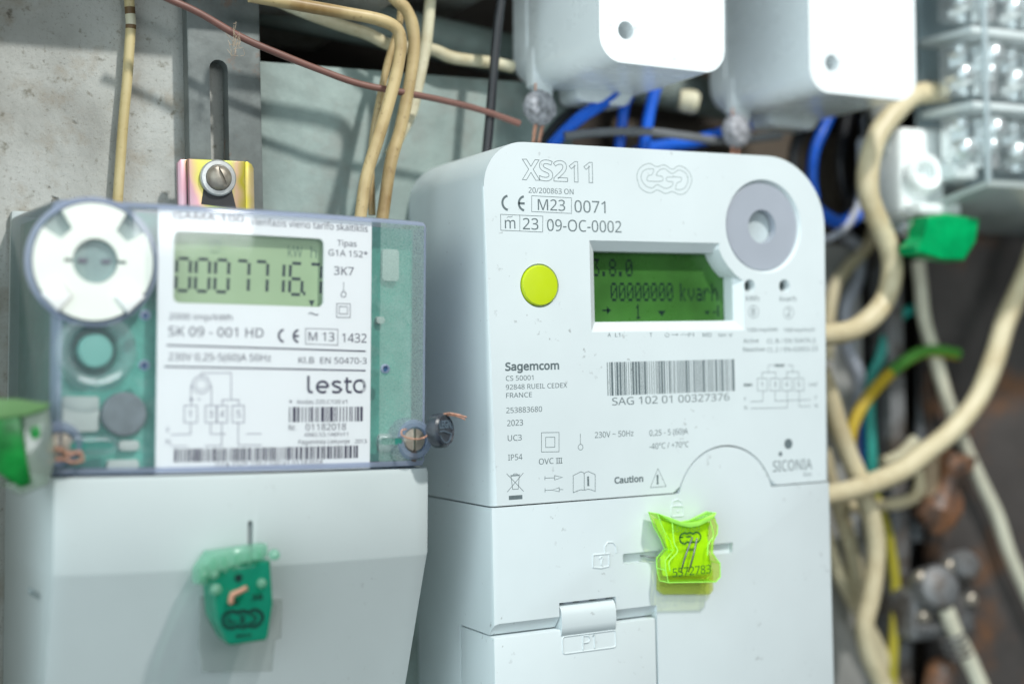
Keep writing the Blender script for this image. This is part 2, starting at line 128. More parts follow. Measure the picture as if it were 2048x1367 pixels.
W_extra_b = (3.08, [(242.2, 14.0, 27.7), (240.0, 14.0, 11.2), (236.2, 14.0, -5.2), (235.1, 14.0, -21.6), (232.9, 14.0, -37.9), (231.6, 14.0, -58.3), (228.2, 14.0, -78.4)])
W_extra_c = (2.5, [(249.3, 12.0, 31.8), (253.1, 12.0, 19.3), (259.7, 12.0, 6.8), (260.5, 12.0, -9.9), (254.3, 12.0, -26.4), (249.5, 12.0, -42.7)])
W_extra_d = (2.65, [(222.7, 16.0, -57.8), (225.4, 16.0, -74.3), (223.2, 16.0, -90.4), (225.0, 16.0, -110.9), (221.5, 16.0, -141.0)])
W_clamp_b = (2.37, [(180.0, 0.0, -60.1), (192.4, 0.0, -60.9), (207.7, 0.0, -60.6), (217.0, 0.0, -57.3), (219.2, 0.0, -46.6), (217.5, 0.0, -40.5)])
W_white_low = (3.21, [(214.6, -12.0, -92.0), (218.2, -12.0, -101.1), (223.6, -12.0, -111.3), (230.6, -12.0, -122.9), (238.2, -12.0, -137.5)])
KNOB = (109.3, -4.0, 90.1)
LEADS = [(38.3, -20.0, 80.4), (117.3, -20.0, 77.0), (-17.7, -62.0, -20.4)]

# ------------------------------------------------------------ materials
def new_mat(name):
    m = bpy.data.materials.new(name); m.use_nodes = True
    nt = m.node_tree; return m, nt, nt.nodes, nt.links, nt.nodes['Principled BSDF']
def noise(N, L, scale, detail=4, rough=.55, stretch=None):
    tc = N.new('ShaderNodeTexCoord'); n = N.new('ShaderNodeTexNoise'); n.inputs['Scale'].default_value = scale
    n.inputs['Detail'].default_value = detail; n.inputs['Roughness'].default_value = rough
    if stretch:
        mp = N.new('ShaderNodeMapping'); mp.inputs['Scale'].default_value = stretch
        L.new(tc.outputs['Object'], mp.inputs[0]); L.new(mp.outputs[0], n.inputs['Vector'])
    else: L.new(tc.outputs['Object'], n.inputs['Vector'])
    return n
def ramp(N, L, src, stops):
    r = N.new('ShaderNodeValToRGB'); L.new(src, r.inputs[0])
    e = r.color_ramp.elements
    while len(e) < len(stops): e.new(.5)
    for el, (p, c) in zip(e, stops):
        el.position = p; el.color = (*c, 1) if len(c) == 3 else c
    return r
def mixc(N, L, fac, a, b):
    x = N.new('ShaderNodeMix'); x.data_type = 'RGBA'; L.new(fac, x.inputs[0])
    for v, i in ((a, 6), (b, 7)):
        if hasattr(v, 'default_value'): L.new(v, x.inputs[i])
        else: x.inputs[i].default_value = (*v, 1)
    return x.outputs[2]
def mul(c, k): return tuple(min(1, v * k) for v in c)
def plastic(name, col, rough=.4, var=.06, vscale=60, bump=.0, bscale=2500, specks=0., speck_col=(.12, .11, .10), spec=.5, metal=0., coat=0., trans=0.):
    m, nt, N, L, P = new_mat(name)
    n = noise(N, L, vscale)
    c = ramp(N, L, n.outputs[0], [(.3, mul(col, 1 - var)), (.7, mul(col, 1 + var))]).outputs[0]
    if specks:
        n2 = noise(N, L, 420, 3); n3 = noise(N, L, 45, 2)
        mm = N.new('ShaderNodeMath'); mm.operation = 'MULTIPLY'
        r2 = ramp(N, L, n2.outputs[0], [(.66, (0, 0, 0)), (.72, (1, 1, 1))]); r3 = ramp(N, L, n3.outputs[0], [(.5, (0, 0, 0)), (.72, (1, 1, 1))])
        L.new(r2.outputs[0], mm.inputs[0]); L.new(r3.outputs[0], mm.inputs[1])
        m3 = N.new('ShaderNodeMath'); m3.operation = 'MULTIPLY'; L.new(mm.outputs[0], m3.inputs[0]); m3.inputs[1].default_value = specks
        c = mixc(N, L, m3.outputs[0], c, speck_col)
    L.new(c, P.inputs['Base Color'])
    rn = ramp(N, L, noise(N, L, vscale * 3).outputs[0], [(.3, (rough * .85,) * 3), (.7, (min(1, rough * 1.15),) * 3)])
    L.new(rn.outputs[0], P.inputs['Roughness'])
    P.inputs['Specular IOR Level'].default_value = spec; P.inputs['Metallic'].default_value = metal
    P.inputs['Coat Weight'].default_value = coat; P.inputs['Coat Roughness'].default_value = .12
    P.inputs['Transmission Weight'].default_value = trans
    if bump:
        b = N.new('ShaderNodeBump'); b.inputs['Strength'].default_value = bump; b.inputs['Distance'].default_value = .0003
        L.new(noise(N, L, bscale, 2).outputs[0], b.inputs['Height']); L.new(b.outputs[0], P.inputs['Normal'])
    return m
def clear(name, tint, body, amount, rough=.08, grain=0., gscale=1500, spec=.5):
    """see-through plastic: light passes straight, a share is scattered by the tinted plastic itself"""
    m, nt, N, L, P = new_mat(name)
    P.inputs['Base Color'].default_value = (*body, 1); P.inputs['Roughness'].default_value = rough
    P.inputs['Specular IOR Level'].default_value = spec
    t = N.new('ShaderNodeBsdfTransparent'); t.inputs[0].default_value = (*tint, 1)
    lw = N.new('ShaderNodeLayerWeight'); p5 = N.new('ShaderNodeMath'); p5.operation = 'POWER'; L.new(lw.outputs['Facing'], p5.inputs[0]); p5.inputs[1].default_value = 5
    fr = N.new('ShaderNodeMath'); fr.operation = 'MULTIPLY_ADD'; L.new(p5.outputs[0], fr.inputs[0]); fr.inputs[1].default_value = .9; fr.inputs[2].default_value = .042
    mx = N.new('ShaderNodeMixShader'); out = nt.nodes['Material Output']
    d = N.new('ShaderNodeBsdfDiffuse'); d.inputs[0].default_value = (*body, 1)
    tr = N.new('ShaderNodeBsdfTranslucent'); tr.inputs[0].default_value = (*body, 1)
    m1 = N.new('ShaderNodeMixShader'); m1.inputs[0].default_value = .35; L.new(d.outputs[0], m1.inputs[1]); L.new(tr.outputs[0], m1.inputs[2])
    m2 = N.new('ShaderNodeMixShader'); L.new(t.outputs[0], m2.inputs[1]); L.new(m1.outputs[0], m2.inputs[2]); m2.inputs[0].default_value = amount
    if grain:
        r = ramp(N, L, noise(N, L, gscale, 2).outputs[0], [(.35, (max(0, amount - grain),) * 3), (.65, (min(1, amount + grain),) * 3)])
        L.new(r.outputs[0], m2.inputs[0])
    g = N.new('ShaderNodeBsdfGlossy'); g.inputs['Roughness'].default_value = rough
    if grain:
        b = N.new('ShaderNodeBump'); b.inputs['Strength'].default_value = .25; b.inputs['Distance'].default_value = .0002
        L.new(noise(N, L, gscale, 2).outputs[0], b.inputs['Height']); L.new(b.outputs[0], g.inputs['Normal'])
    L.new(fr.outputs[0], mx.inputs[0]); L.new(m2.outputs[0], mx.inputs[1]); L.new(g.outputs[0], mx.inputs[2])
    L.new(mx.outputs[0], out.inputs[0])
    return m
def ink(name, col, rough=.5):
    m, nt, N, L, P = new_mat(name)
    r = ramp(N, L, noise(N, L, 700, 2).outputs[0], [(.3, mul(col, .9)), (.7, mul(col, 1.12))]); L.new(r.outputs[0], P.inputs['Base Color'])
    P.inputs['Roughness'].default_value = rough; P.inputs['Specular IOR Level'].default_value = .3
    return m
def concrete():
    m, nt, N, L, P = new_mat('concrete')
    base = ramp(N, L, noise(N, L, 22, 6, .6).outputs[0], [(.3, (.29, .29, .265)), (.5, (.45, .46, .43)), (.75, (.57, .585, .56))]).outputs[0]
    st = ramp(N, L, noise(N, L, 60, 5, .65).outputs[0], [(.52, (0, 0, 0)), (.74, (.75, .75, .75))]).outputs[0]
    c = mixc(N, L, st, base, (.26, .20, .125))
    pit = noise(N, L, 260, 3, .6); pr = ramp(N, L, pit.outputs[0], [(.60, (0, 0, 0)), (.72, (.8, .8, .8))]).outputs[0]
    c = mixc(N, L, pr, c, (.19, .18, .14))
    fs = ramp(N, L, noise(N, L, 900, 4, .7).outputs[0], [(.57, (0, 0, 0)), (.72, (.7, .7, .7))]).outputs[0]
    c = mixc(N, L, fs, c, (.17, .155, .12))
    v = N.new('ShaderNodeTexVoronoi'); v.inputs['Scale'].default_value = 95; tc = N.new('ShaderNodeTexCoord'); dn = noise(N, L, 160, 3); ad = N.new('ShaderNodeVectorMath'); ad.operation = 'MULTIPLY_ADD'; ad.inputs[1].default_value = (.012, .012, .012); L.new(dn.outputs['Color'], ad.inputs[0]); L.new(tc.outputs['Object'], ad.inputs[2]); L.new(ad.outputs[0], v.inputs['Vector'])
    vr = ramp(N, L, v.outputs['Distance'], [(.06, (1, 1, 1)), (.14, (0, 0, 0))]).outputs[0]
    gate = ramp(N, L, noise(N, L, 70, 1).outputs[0], [(.5, (0, 0, 0)), (.6, (1, 1, 1))]).outputs[0]
    g2 = N.new('ShaderNodeMath'); g2.operation = 'MULTIPLY'; L.new(vr, g2.inputs[0]); L.new(gate, g2.inputs[1])
    c = mixc(N, L, g2.outputs[0], c, (.15, .14, .11))
    L.new(c, P.inputs['Base Color']); P.inputs['Roughness'].default_value = .9
    b = N.new('ShaderNodeBump'); b.inputs['Strength'].default_value = .6; b.inputs['Distance'].default_value = .0008
    add = N.new('ShaderNodeMath'); add.operation = 'SUBTRACT'; L.new(noise(N, L, 350, 5, .7).outputs[0], add.inputs[0]); L.new(g2.outputs[0], add.inputs[1])
    L.new(add.outputs[0], b.inputs['Height']); L.new(b.outputs[0], P.inputs['Normal'])
    return m
def rusty(name, base, rust, lo=.5, hi=.62, metal=.0, rough=.6, scale=40, bump=.4):
    m, nt, N, L, P = new_mat(name)
    a = ramp(N, L, noise(N, L, scale * 1.7, 6, .65).outputs[0], [(.3, mul(base, .75)), (.7, mul(base, 1.25))]).outputs[0]
    f = ramp(N, L, noise(N, L, scale, 6, .7).outputs[0], [(lo, (0, 0, 0)), (hi, (1, 1, 1))]).outputs[0]
    L.new(mixc(N, L, f, a, rust), P.inputs['Base Color'])
    P.inputs['Roughness'].default_value = rough; P.inputs['Metallic'].default_value = metal
    b = N.new('ShaderNodeBump'); b.inputs['Strength'].default_value = bump; b.inputs['Distance'].default_value = .0006
    L.new(noise(N, L, scale * 8, 4).outputs[0], b.inputs['Height']); L.new(b.outputs[0], P.inputs['Normal'])
    return m
def zinc():
    m, nt, N, L, P = new_mat('yellow_zinc')
    tc = N.new('ShaderNodeTexCoord'); n = noise(N, L, 90, 2, .4); sx = N.new('ShaderNodeSeparateXYZ'); L.new(tc.outputs['Object'], sx.inputs[0])
    a = N.new('ShaderNodeMapRange'); a.inputs['From Min'].default_value = -.0775; a.inputs['From Max'].default_value = -.0545; L.new(sx.outputs[0], a.inputs[0])
    q = N.new('ShaderNodeMath'); q.operation = 'MULTIPLY_ADD'; L.new(n.outputs[0], q.inputs[0]); q.inputs[1].default_value = .45; L.new(a.outputs[0], q.inputs[2])
    q2 = N.new('ShaderNodeMath'); q2.operation = 'SUBTRACT'; L.new(q.outputs[0], q2.inputs[0]); q2.inputs[1].default_value = .225
    r = ramp(N, L, q2.outputs[0], [(.0, (.52, .36, .43)), (.14, (.58, .33, .38)), (.20, (.68, .46, .30)), (.30, (.62, .57, .14)), (.45, (.42, .53, .08)), (.62, (.56, .60, .15)), (.74, (.68, .46, .32)), (.86, (.48, .43, .03)), (1.0, (.64, .50, .30))])
    L.new(r.outputs[0], P.inputs['Base Color']); P.inputs['Metallic'].default_value = .55; P.inputs['Roughness'].default_value = .36
    return m
def insulation(name, col, dirt, amt=.5, rough=.42, scale=55):
    m, nt, N, L, P = new_mat(name)
    f = ramp(N, L, noise(N, L, scale, 4, .6).outputs[0], [(.42, (0, 0, 0)), (.68, (amt,) * 3)]).outputs[0]
    c = mixc(N, L, f, col, dirt)
    f2 = ramp(N, L, noise(N, L, 600, 3).outputs[0], [(.6, (0, 0, 0)), (.75, (amt * .6,) * 3)]).outputs[0]
    L.new(mixc(N, L, f2, c, mul(dirt, .7)), P.inputs['Base Color']); P.inputs['Roughness'].default_value = rough
    return m

MT = dict(
 white=plastic('white_plastic', (.655, .72, .735), .42, .035, 26, .06, 3500, .6),
 white_side=plastic('box_plastic', (.80, .85, .865), .28, .02, 25, .03, 2500, .4),
 grey=plastic('light_grey_plastic', (.53, .59, .59), .5, .03, 25, .12, 2600, .25),
 dark=plastic('black_plastic', (.02, .022, .025), .5),
 port=plastic('grey_port_plastic', (.36, .39, .445), .45, .03, 80),
 port_well=plastic('port_window', (.50, .57, .59), .3),
 lime=plastic('lime_button_plastic', (.50, .63, .008), .4, .03, 90, .08, 3000),
 ring=plastic('white_metal_ring', (.82, .86, .79), .35, .02, 60),
 pcb=rusty('teal_board', (.10, .38, .31), (.34, .52, .48), .5, .75, 0, .5, 70),
 pale=plastic('pale_component', (.52, .58, .55), .5, .05, 100),
 teal_button=plastic('teal_button_plastic', (.16, .42, .37), .35, .08, 120),
 disc=plastic('grey_battery_cap', (.17, .20, .22), .5, .2, 200),
 termback=plastic('terminal_recess', (.20, .26, .28), .4, .2, 90),
 label=plastic('label_card', (.88, .895, .91), .55, .01, 30),
 lcd=plastic('lcd_pale_green', (.35, .48, .28), .35, .06, 40),
 lcd_ink=ink('lcd_segment', (.025, .04, .045)), lcd_faint=ink('lcd_segment_faint', (.16, .24, .17)),
 lcd2=plastic('lcd_green', (.042, .14, .026), .3, .3, 45), lcd2_ink=ink('lcd_dot', (.003, .016, .015)),
 ink=ink('grey_print', (.13, .165, .175)), ink_purple=ink('violet_black_print', (.045, .035, .075)), ink_thin=ink('faint_violet_print', (.20, .19, .26)),
 ink_pale=ink('pale_outline_print', (.28, .345, .34)),
 cover=clear('clear_cover_plastic', (.99, .995, 1.0), (.60, .70, .73), .10, .05),
 frost=clear('frosted_cover_plastic', (.93, .98, .96), (.58, .74, .70), .40, .2, .09, 2600),
 side=clear('smoky_cover_side', (.72, .84, .83), (.30, .36, .37), .46, .15),
 milky=clear('milky_ring_plastic', (.9, .95, .95), (.62, .72, .74), .26, .08),
 rim=clear('blue_cover_edge', (.68, .73, .88), (.42, .48, .62), .78, .12),
 boss=clear('clear_boss_plastic', (.80, .85, .95), (.45, .52, .66), .42, .06),
 steel=rusty('galvanised_steel', (.15, .17, .165), (.20, .10, .055), .56, .68, .25, .5, 70, .12),
 panel=rusty('grey_green_sheet', (.22, .285, .265), (.20, .21, .19), .5, .75, .0, .55, 30),
 screw=plastic('screw_metal', (.40, .36, .30), .45, .3, 300, metal=.6), bright=plastic('bright_screw_metal', (.90, .94, .95), .22, .08, 200, metal=.7),
 washer=plastic('washer_metal', (.52, .54, .53), .4, .15, 300, metal=.6),
 zinc=zinc(), concrete=concrete(),
 copper=plastic('copper_wire', (.62, .34, .24), .4, .25, 900, metal=.6),
 lead=plastic('grey_lead', (.30, .305, .33), .7, .55, 420, .8, 900), dark_lead=plastic('dark_lead', (.035, .042, .055), .33, .4, 500, .3, 900, coat=.2),
 tan=insulation('tan_insulation', (.55, .43, .22), (.24, .145, .05), .95, scale=38), cream=insulation('cream_insulation', (.66, .63, .46), (.40, .32, .17), .8),
 yellowed=insulation('yellowed_insulation', (.60, .50, .26), (.40, .29, .10), .7), beige=insulation('beige_insulation', (.68, .60, .40), (.48, .38, .21), .75),
 pale_ins=insulation('pale_insulation', (.70, .68, .54), (.50, .47, .36), .5), brown=insulation('brown_insulation', (.20, .095, .075), (.11, .05, .04), .6),
 black=insulation('black_insulation', (.014, .016, .02), (.05, .05, .05), .3, .35), blue=insulation('blue_insulation', (.010, .13, .72), (.01, .07, .40), .5, .3),
 greyins=insulation('grey_insulation', (.16, .17, .18), (.09, .09, .09), .5), palegrey=insulation('pale_grey_insulation', (.42, .45, .52), (.3, .3, .34), .5),
 tealins=insulation('teal_insulation', (.03, .36, .30), (.03, .22, .2), .4), yellow=insulation('yellow_insulation', (.54, .38, .02), (.40, .27, .02), .4), green=insulation('green_insulation', (.08, .27, .04), (.05, .2, .03), .4),
 olive=insulation('olive_yellow_insulation', (.42, .36, .03), (.25, .25, .03), .5),
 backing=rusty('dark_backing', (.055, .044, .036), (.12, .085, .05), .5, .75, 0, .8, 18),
 rust=rusty('rusty_panel', (.075, .066, .062), (.20, .095, .045), .52, .68, .1, .6, 26), casting=rusty('grey_casting', (.20, .205, .21), (.09, .07, .055), .45, .62, .3, .5, 75),
 insul=rusty('brown_glaze', (.26, .12, .06), (.09, .065, .055), .45, .6, 0, .4, 70), trunk=plastic('grey_trunking', (.34, .34, .325), .5, .12, 40),
 term=plastic('white_terminal_plastic', (.84, .88, .87), .4, .05, 60), clearbox=clear('clear_box_plastic', (.96, .98, .985), (.80, .85, .87), .07, .07),
 seal_lime=clear('lime_seal_plastic', (.97, 1.0, .62), (.68, .97, .04), .16, .07), seal_teal=clear('teal_seal_plastic', (.25, .80, .62), (.02, .42, .28), .5, .15),
 seal_mint=clear('mint_seal_plastic', (.62, .90, .78), (.46, .76, .62), .32, .12), seal_tail=clear('clear_seal_tail', (.93, .94, .93), (.50, .53, .51), .12, .1),
 seal_limetail=clear('lime_seal_tail', (.97, .985, .68), (.70, .78, .22), .2, .06),
 lime_lid_glow=plastic('lime_lid_glow_plastic', (.42, .96, .13), .12, .1, 200),  # lid and outline tubes: the seal's edge glow put into a brighter lime
 seal_green=plastic('green_seal_plastic', (.005, .18, .03), .3, .6, 120), seal_pale=clear('pale_green_seal', (.70, .92, .60), (.36, .60, .30), .6, .12), seal_clear=clear('clear_seal_window', (.8, .9, .82), (.5, .58, .52), .45, .12),
 seal_rgreen=plastic('bright_green_seal', (.0, .33, .10), .3, .2, 150), seal_ink=ink('seal_print', (.03, .12, .03)), teal_ink=ink('teal_seal_print', (.002, .022, .02)),
 dust=plastic('dust_fluff', (.42, .33, .24), .9, .2, 500),
)

# ------------------------------------------------------------ object helpers
def obj(name, bm_or_me, mat, parent=None, smooth=35):
    if isinstance(bm_or_me, bmesh.types.BMesh):
        me = bpy.data.meshes.new(name); bmesh.ops.recalc_face_normals(bm_or_me, faces=bm_or_me.faces[:]); bm_or_me.to_mesh(me); bm_or_me.free()
    else: me = bm_or_me; me.name = name
    for m in (mat if isinstance(mat, (list, tuple)) else [mat]): me.materials.append(MT[m] if isinstance(m, str) else m)
    if smooth:
        me.shade_smooth(); me.set_sharp_from_angle(angle=math.radians(smooth))
    o = bpy.data.objects.new(name, me); COL.objects.link(o)
    if parent is not None: o.parent = parent
    return o
def tag(o, label, cat, group=None):
    o['label'] = label; o['category'] = cat
    if group: o['group'] = group
    return o
def thing(name, label, cat, loc=(0, 0, 0), group=None):
    o = bpy.data.objects.new(name, None); COL.objects.link(o); o.location = loc; o.empty_display_size = .01
    return tag(o, label, cat, group)
def V(x, y, z): return Vector((x * S, y * S, z * S))
def add_prism(bm, outline, y0, y1, bevel=0, seg=3, keep=None, mi=0):
    """outline (x,z) extruded from depth y0 (back) to y1 (front); front edges bevelled"""
    b = [bm.verts.new(V(x, y0, z)) for x, z in outline]; f = [bm.verts.new(V(x, y1, z)) for x, z in outline]
    n = len(outline); faces = [bm.faces.new(b), bm.faces.new(f[::-1])]
    for i in range(n): faces.append(bm.faces.new((b[i], b[(i + 1) % n], f[(i + 1) % n], f[i])))
    for q in faces: q.material_index = mi
    if bevel:
        bm.edges.ensure_lookup_table(); es = []
        for i in range(n):
            if keep is None or keep((Vector(outline[i]) + Vector(outline[(i + 1) % n])) / 2):
                es.append(bm.edges.get((f[i], f[(i + 1) % n])))
        bmesh.ops.bevel(bm, geom=[e for e in es if e], offset=bevel * S, segments=seg, profile=.5, affect='EDGES')
    return bm
def prism(outline, y0, y1, bevel=0, seg=3, keep=None): return add_prism(bmesh.new(), outline, y0, y1, bevel, seg, keep)
def rect(x0, z0, x1, z1): return [(x0, z0), (x1, z0), (x1, z1), (x0, z1)]
def rrect(x0, z0, x1, z1, r, n=6, rs=None):
    rs = rs or (r, r, r, r); out = []
    for (cx, cz, a0), rr in zip(((x0, z0, 180), (x1, z0, 270), (x1, z1, 0), (x0, z1, 90)), rs):
        if rr <= 0: out.append((cx, cz)); continue
        ccx = cx + rr if cx == x0 else cx - rr; ccz = cz + rr if cz == z0 else cz - rr
        for i in range(n + 1):
            a = math.radians(a0 + 90 * i / n); out.append((ccx + rr * math.cos(a), ccz + rr * math.sin(a)))
    return out
def circle(cx, cz, r, n=48): return [(cx + r * math.cos(2 * math.pi * i / n), cz + r * math.sin(2 * math.pi * i / n)) for i in range(n)]
def add_lathe(bm, c, axis, profile, n=32, mi=0, caps=True):
    """profile (radius, height along axis) in mm round the point c"""
    axis = Vector(axis).normalized(); a = axis.orthogonal().normalized(); b = axis.cross(a); c = Vector(c)
    rings = []
    for r, h in profile:
        if r < 1e-6: rings.append([bm.verts.new((c + axis * h) * S)])
        else: rings.append([bm.verts.new((c + axis * h + (a * math.cos(2 * math.pi * i / n) + b * math.sin(2 * math.pi * i / n)) * r) * S) for i in range(n)])
    for p, q in zip(rings, rings[1:]):
        for i in range(n):
            j = (i + 1) % n
            vs = [p[0]] if len(p) == 1 else [p[i], p[j]]
            vs += [q[0]] if len(q) == 1 else [q[j], q[i]]
            if len(vs) > 2: bm.faces.new(vs).material_index = mi
    for rg, fl in ((rings[0], 1), (rings[-1], 0)):
        if caps and len(rg) > 2: bm.faces.new(rg).material_index = mi
    return bm
def lathe(c, axis, profile, n=32, caps=True): return add_lathe(bmesh.new(), c, axis, profile, n, 0, caps)
def spline(pts, sub=8):
    P = [Vector(p) for p in pts]
    if len(P) < 3: return P
    P = [P[0] * 2 - P[1]] + P + [P[-1] * 2 - P[-2]]; out = []
    for i in range(1, len(P) - 2):
        a, b, c, d = P[i - 1:i + 3]
        for k in range(sub):
            t = k / sub; out.append(.5 * ((2 * b) + (c - a) * t + (2 * a - 5 * b + 4 * c - d) * t * t + (3 * b - a - 3 * c + d) * t ** 3))
    return out + [P[-2]]
def add_tube(bm, pts, r, n=14, sub=8, mi=0, mfun=None, rfun=None):
    P = spline(pts, sub); t0 = (P[1] - P[0]).normalized(); nrm = t0.orthogonal().normalized(); rings = []
    for i, p in enumerate(P):
        t = (P[min(i + 1, len(P) - 1)] - P[max(i - 1, 0)]).normalized()
        nrm = (nrm - t * nrm.dot(t)).normalized(); b = t.cross(nrm)
        rr = r * (rfun(i / (len(P) - 1)) if rfun else 1)
        rings.append([bm.verts.new((p + (nrm * math.cos(2 * math.pi * k / n) + b * math.sin(2 * math.pi * k / n)) * rr) * S) for k in range(n)])
    for i, (p, q) in enumerate(zip(rings, rings[1:])):
        for k in range(n):
            f = bm.faces.new((p[k], p[(k + 1) % n], q[(k + 1) % n], q[k]))
            f.material_index = mfun(i / len(rings), k / n) if mfun else mi
    bm.faces.new(rings[0][::-1]).material_index = mfun(0, 0) if mfun else mi; bm.faces.new(rings[-1]).material_index = mfun(1, 0) if mfun else mi
    return bm
def add_twist(bm, pts, r, pitch=1.6, strands=2, n=6):
    """strands of fine wire twisted round a path"""
    P = spline(pts, 14); L = [0]
    for a, b in zip(P, P[1:]): L.append(L[-1] + (b - a).length)
    for s in range(strands):
        q = []; nrm = (P[1] - P[0]).normalized().orthogonal().normalized()
        for i, p in enumerate(P):
            t = (P[min(i + 1, len(P) - 1)] - P[max(i - 1, 0)]).normalized(); nrm = (nrm - t * nrm.dot(t)).normalized(); b = t.cross(nrm)
            a = 2 * math.pi * (L[i] / pitch + s / strands); q.append(p + (nrm * math.cos(a) + b * math.sin(a)) * r * .9)
        add_tube(bm, q, r, n, 1)
    return bm
def add_box(bm, x0, y0, z0, x1, y1, z1, mi=0):
    v = [bm.verts.new(V(x, y, z)) for x in (x0, x1) for y in (y0, y1) for z in (z0, z1)]
    for f in ((0, 1, 3, 2), (4, 6, 7, 5), (0, 4, 5, 1), (2, 3, 7, 6), (0, 2, 6, 4), (1, 5, 7, 3)):
        bm.faces.new([v[i] for i in f]).material_index = mi
    return bm
def box(*a): return add_box(bmesh.new(), *a)
def bevel_all(bm, w, seg=2):
    bmesh.ops.bevel(bm, geom=bm.edges[:], offset=w * S, segments=seg, profile=.5, affect='EDGES'); return bm
def cut(bm, cutters):
    """the mesh of bm with every cutter bmesh taken away"""
    bmesh.ops.recalc_face_normals(bm, faces=bm.faces[:])
    me = bpy.data.meshes.new('body'); bm.to_mesh(me); bm.free(); o = bpy.data.objects.new('body', me); COL.objects.link(o); tmp = [o]
    for c in cutters:
        bmesh.ops.recalc_face_normals(c, faces=c.faces[:])
        cm = bpy.data.meshes.new('cut'); c.to_mesh(cm); c.free(); co = bpy.data.objects.new('cut', cm); COL.objects.link(co); tmp.append(co)
        md = o.modifiers.new('b', 'BOOLEAN'); md.operation = 'DIFFERENCE'; md.object = co; md.solver = 'EXACT'
    dg = bpy.context.evaluated_depsgraph_get(); dg.update(); res = bpy.data.meshes.new_from_object(o.evaluated_get(dg))
    for t in tmp: bpy.data.objects.remove(t, do_unlink=True)
    res.materials.clear(); return res

# ------------------------------------------------------------ lettering and line art
try: FONT = bpy.data.fonts.load(os.path.join(bpy.utils.system_resource('DATAFILES', path='fonts'), 'NotoSansHebrew-Regular.woff2'))
except Exception: FONT = None
_cap = {}
def glyphs(s, style=''):
    """verts and faces of a line of lettering, flat, baseline at 0, scaled to cap height 1"""
    c = bpy.data.curves.new('t', 'FONT'); c.body = s; c.size = 1; c.resolution_u = 4
    if FONT: c.font = FONT
    c.fill_mode = 'BOTH'
    o = bpy.data.objects.new('t', c); COL.objects.link(o); bpy.context.view_layer.update()
    me = bpy.data.meshes.new_from_object(o); vs = [v.co.copy() for v in me.vertices]; fs = [tuple(p.vertices) for p in me.polygons]
    bpy.data.objects.remove(o, do_unlink=True); bpy.data.meshes.remove(me); bpy.data.curves.remove(c)
    return vs, fs
CAP = max(v.y for v in glyphs('H')[0])
def outlines(vs, fs):
    """closed boundary loops of a filled line of lettering"""
    key = {}; idx = [key.setdefault((round(v.x, 5), round(v.y, 5)), i) for i, v in enumerate(vs)]; cnt = {}
    for f in fs:
        for a, b in zip(f, f[1:] + f[:1]): e = (idx[a], idx[b]); cnt[e] = cnt.get(e, 0) + 1
    nxt = {a: b for a, b in cnt if (b, a) not in cnt}; loops = []
    while nxt:
        a, b = nxt.popitem(); lp = [a]
        while b in nxt and b != lp[0]: lp.append(b); b = nxt.pop(b)
        if len(lp) > 2: loops.append([(vs[i].x, vs[i].y) for i in lp])
    return loops
def add_text(bm, row, place, mi=0):
    s, x, z, w, cap, style = row
    vs, fs = glyphs(s)
    if not vs: return
    x0 = min(v.x for v in vs); x1 = max(v.x for v in vs); bold = cap * (.10 if 'b' in style else 0); sx = (w - bold) / max(1e-6, x1 - x0); sz = (cap - bold) / CAP
    if len(s) == 1: sx = min(sx, sz * 1.05)
    nv = [bm.verts.new(place(x + bold / 2 + (v.x - x0) * sx, z + bold / 2 + v.y * sz)) for v in vs]
    for f in fs:
        try: bm.faces.new([nv[i] for i in f]).material_index = mi
        except ValueError: pass
    if bold:
        for lp in outlines(vs, fs): add_stroke(bm, [(x + bold / 2 + (a - x0) * sx, z + bold / 2 + b * sz) for a, b in lp], bold, lambda a, b: place(a, b) + Vector((0, -8e-6, 0)), True)
def add_stroke(bm, line, w, place, closed=False, mi=0):
    P = [Vector(p) for p in line]
    if (P[0] - P[-1]).length < 1e-4 and len(P) > 2: P = P[:-1]; closed = True
    n = len(P); A = []
    for i, p in enumerate(P):
        d0 = (p - P[i - 1]) if (i or closed) else (P[1] - p); d1 = (P[(i + 1) % n] - p) if (i < n - 1 or closed) else d0
        if d0.length < 1e-9: d0 = d1
        if d1.length < 1e-9: d1 = d0
        d0 = d0.normalized(); d1 = d1.normalized(); t = d0 + d1
        if t.length < 1e-3: t = d1
        t = t.normalized(); nn = Vector((-t.y, t.x)); k = 1 / max(.45, nn.dot(Vector((-d0.y, d0.x))))
        A.append((bm.verts.new(place(*(p + nn * w / 2 * k))), bm.verts.new(place(*(p - nn * w / 2 * k)))))
    for i in range(n if closed else n - 1):
        a, b = A[i], A[(i + 1) % n]; bm.faces.new((a[0], a[1], b[1], b[0])).material_index = mi
def add_disc(bm, c, r, place, n=24, mi=0):
    bm.faces.new([bm.verts.new(place(*p)) for p in circle(c[0], c[1], r, n)]).material_index = mi
def smooth2(pts, closed=True, sub=6):
    P = [Vector((p[0], p[1], 0)) for p in pts]
    if closed: P = P[-2:] + P + P[:2]
    q = spline(P, sub)
    if closed: q = q[sub * 2:-(sub * 2) - 1 + 0]
    return [(v.x, v.y) for v in q]
def add_quad(bm, x0, z0, x1, z1, place, mi=0):
    bm.faces.new([bm.verts.new(place(*p)) for p in rect(x0, z0, x1, z1)]).material_index = mi
def add_bars(bm, a, b, place, seed, unit):
    rnd = random.Random(seed); x = a[0]; top, bot = max(a[1], b[1]), min(a[1], b[1])
    while x < b[0] - unit:
        w = unit * rnd.choice((1, 1, 2, 1, 3)); add_quad(bm, x, bot, min(b[0], x + w), top, place); x += w + unit * rnd.choice((1, 1, 2, 1, 2))
    add_quad(bm, b[0] - unit * 1.5, bot, b[0], top, place)
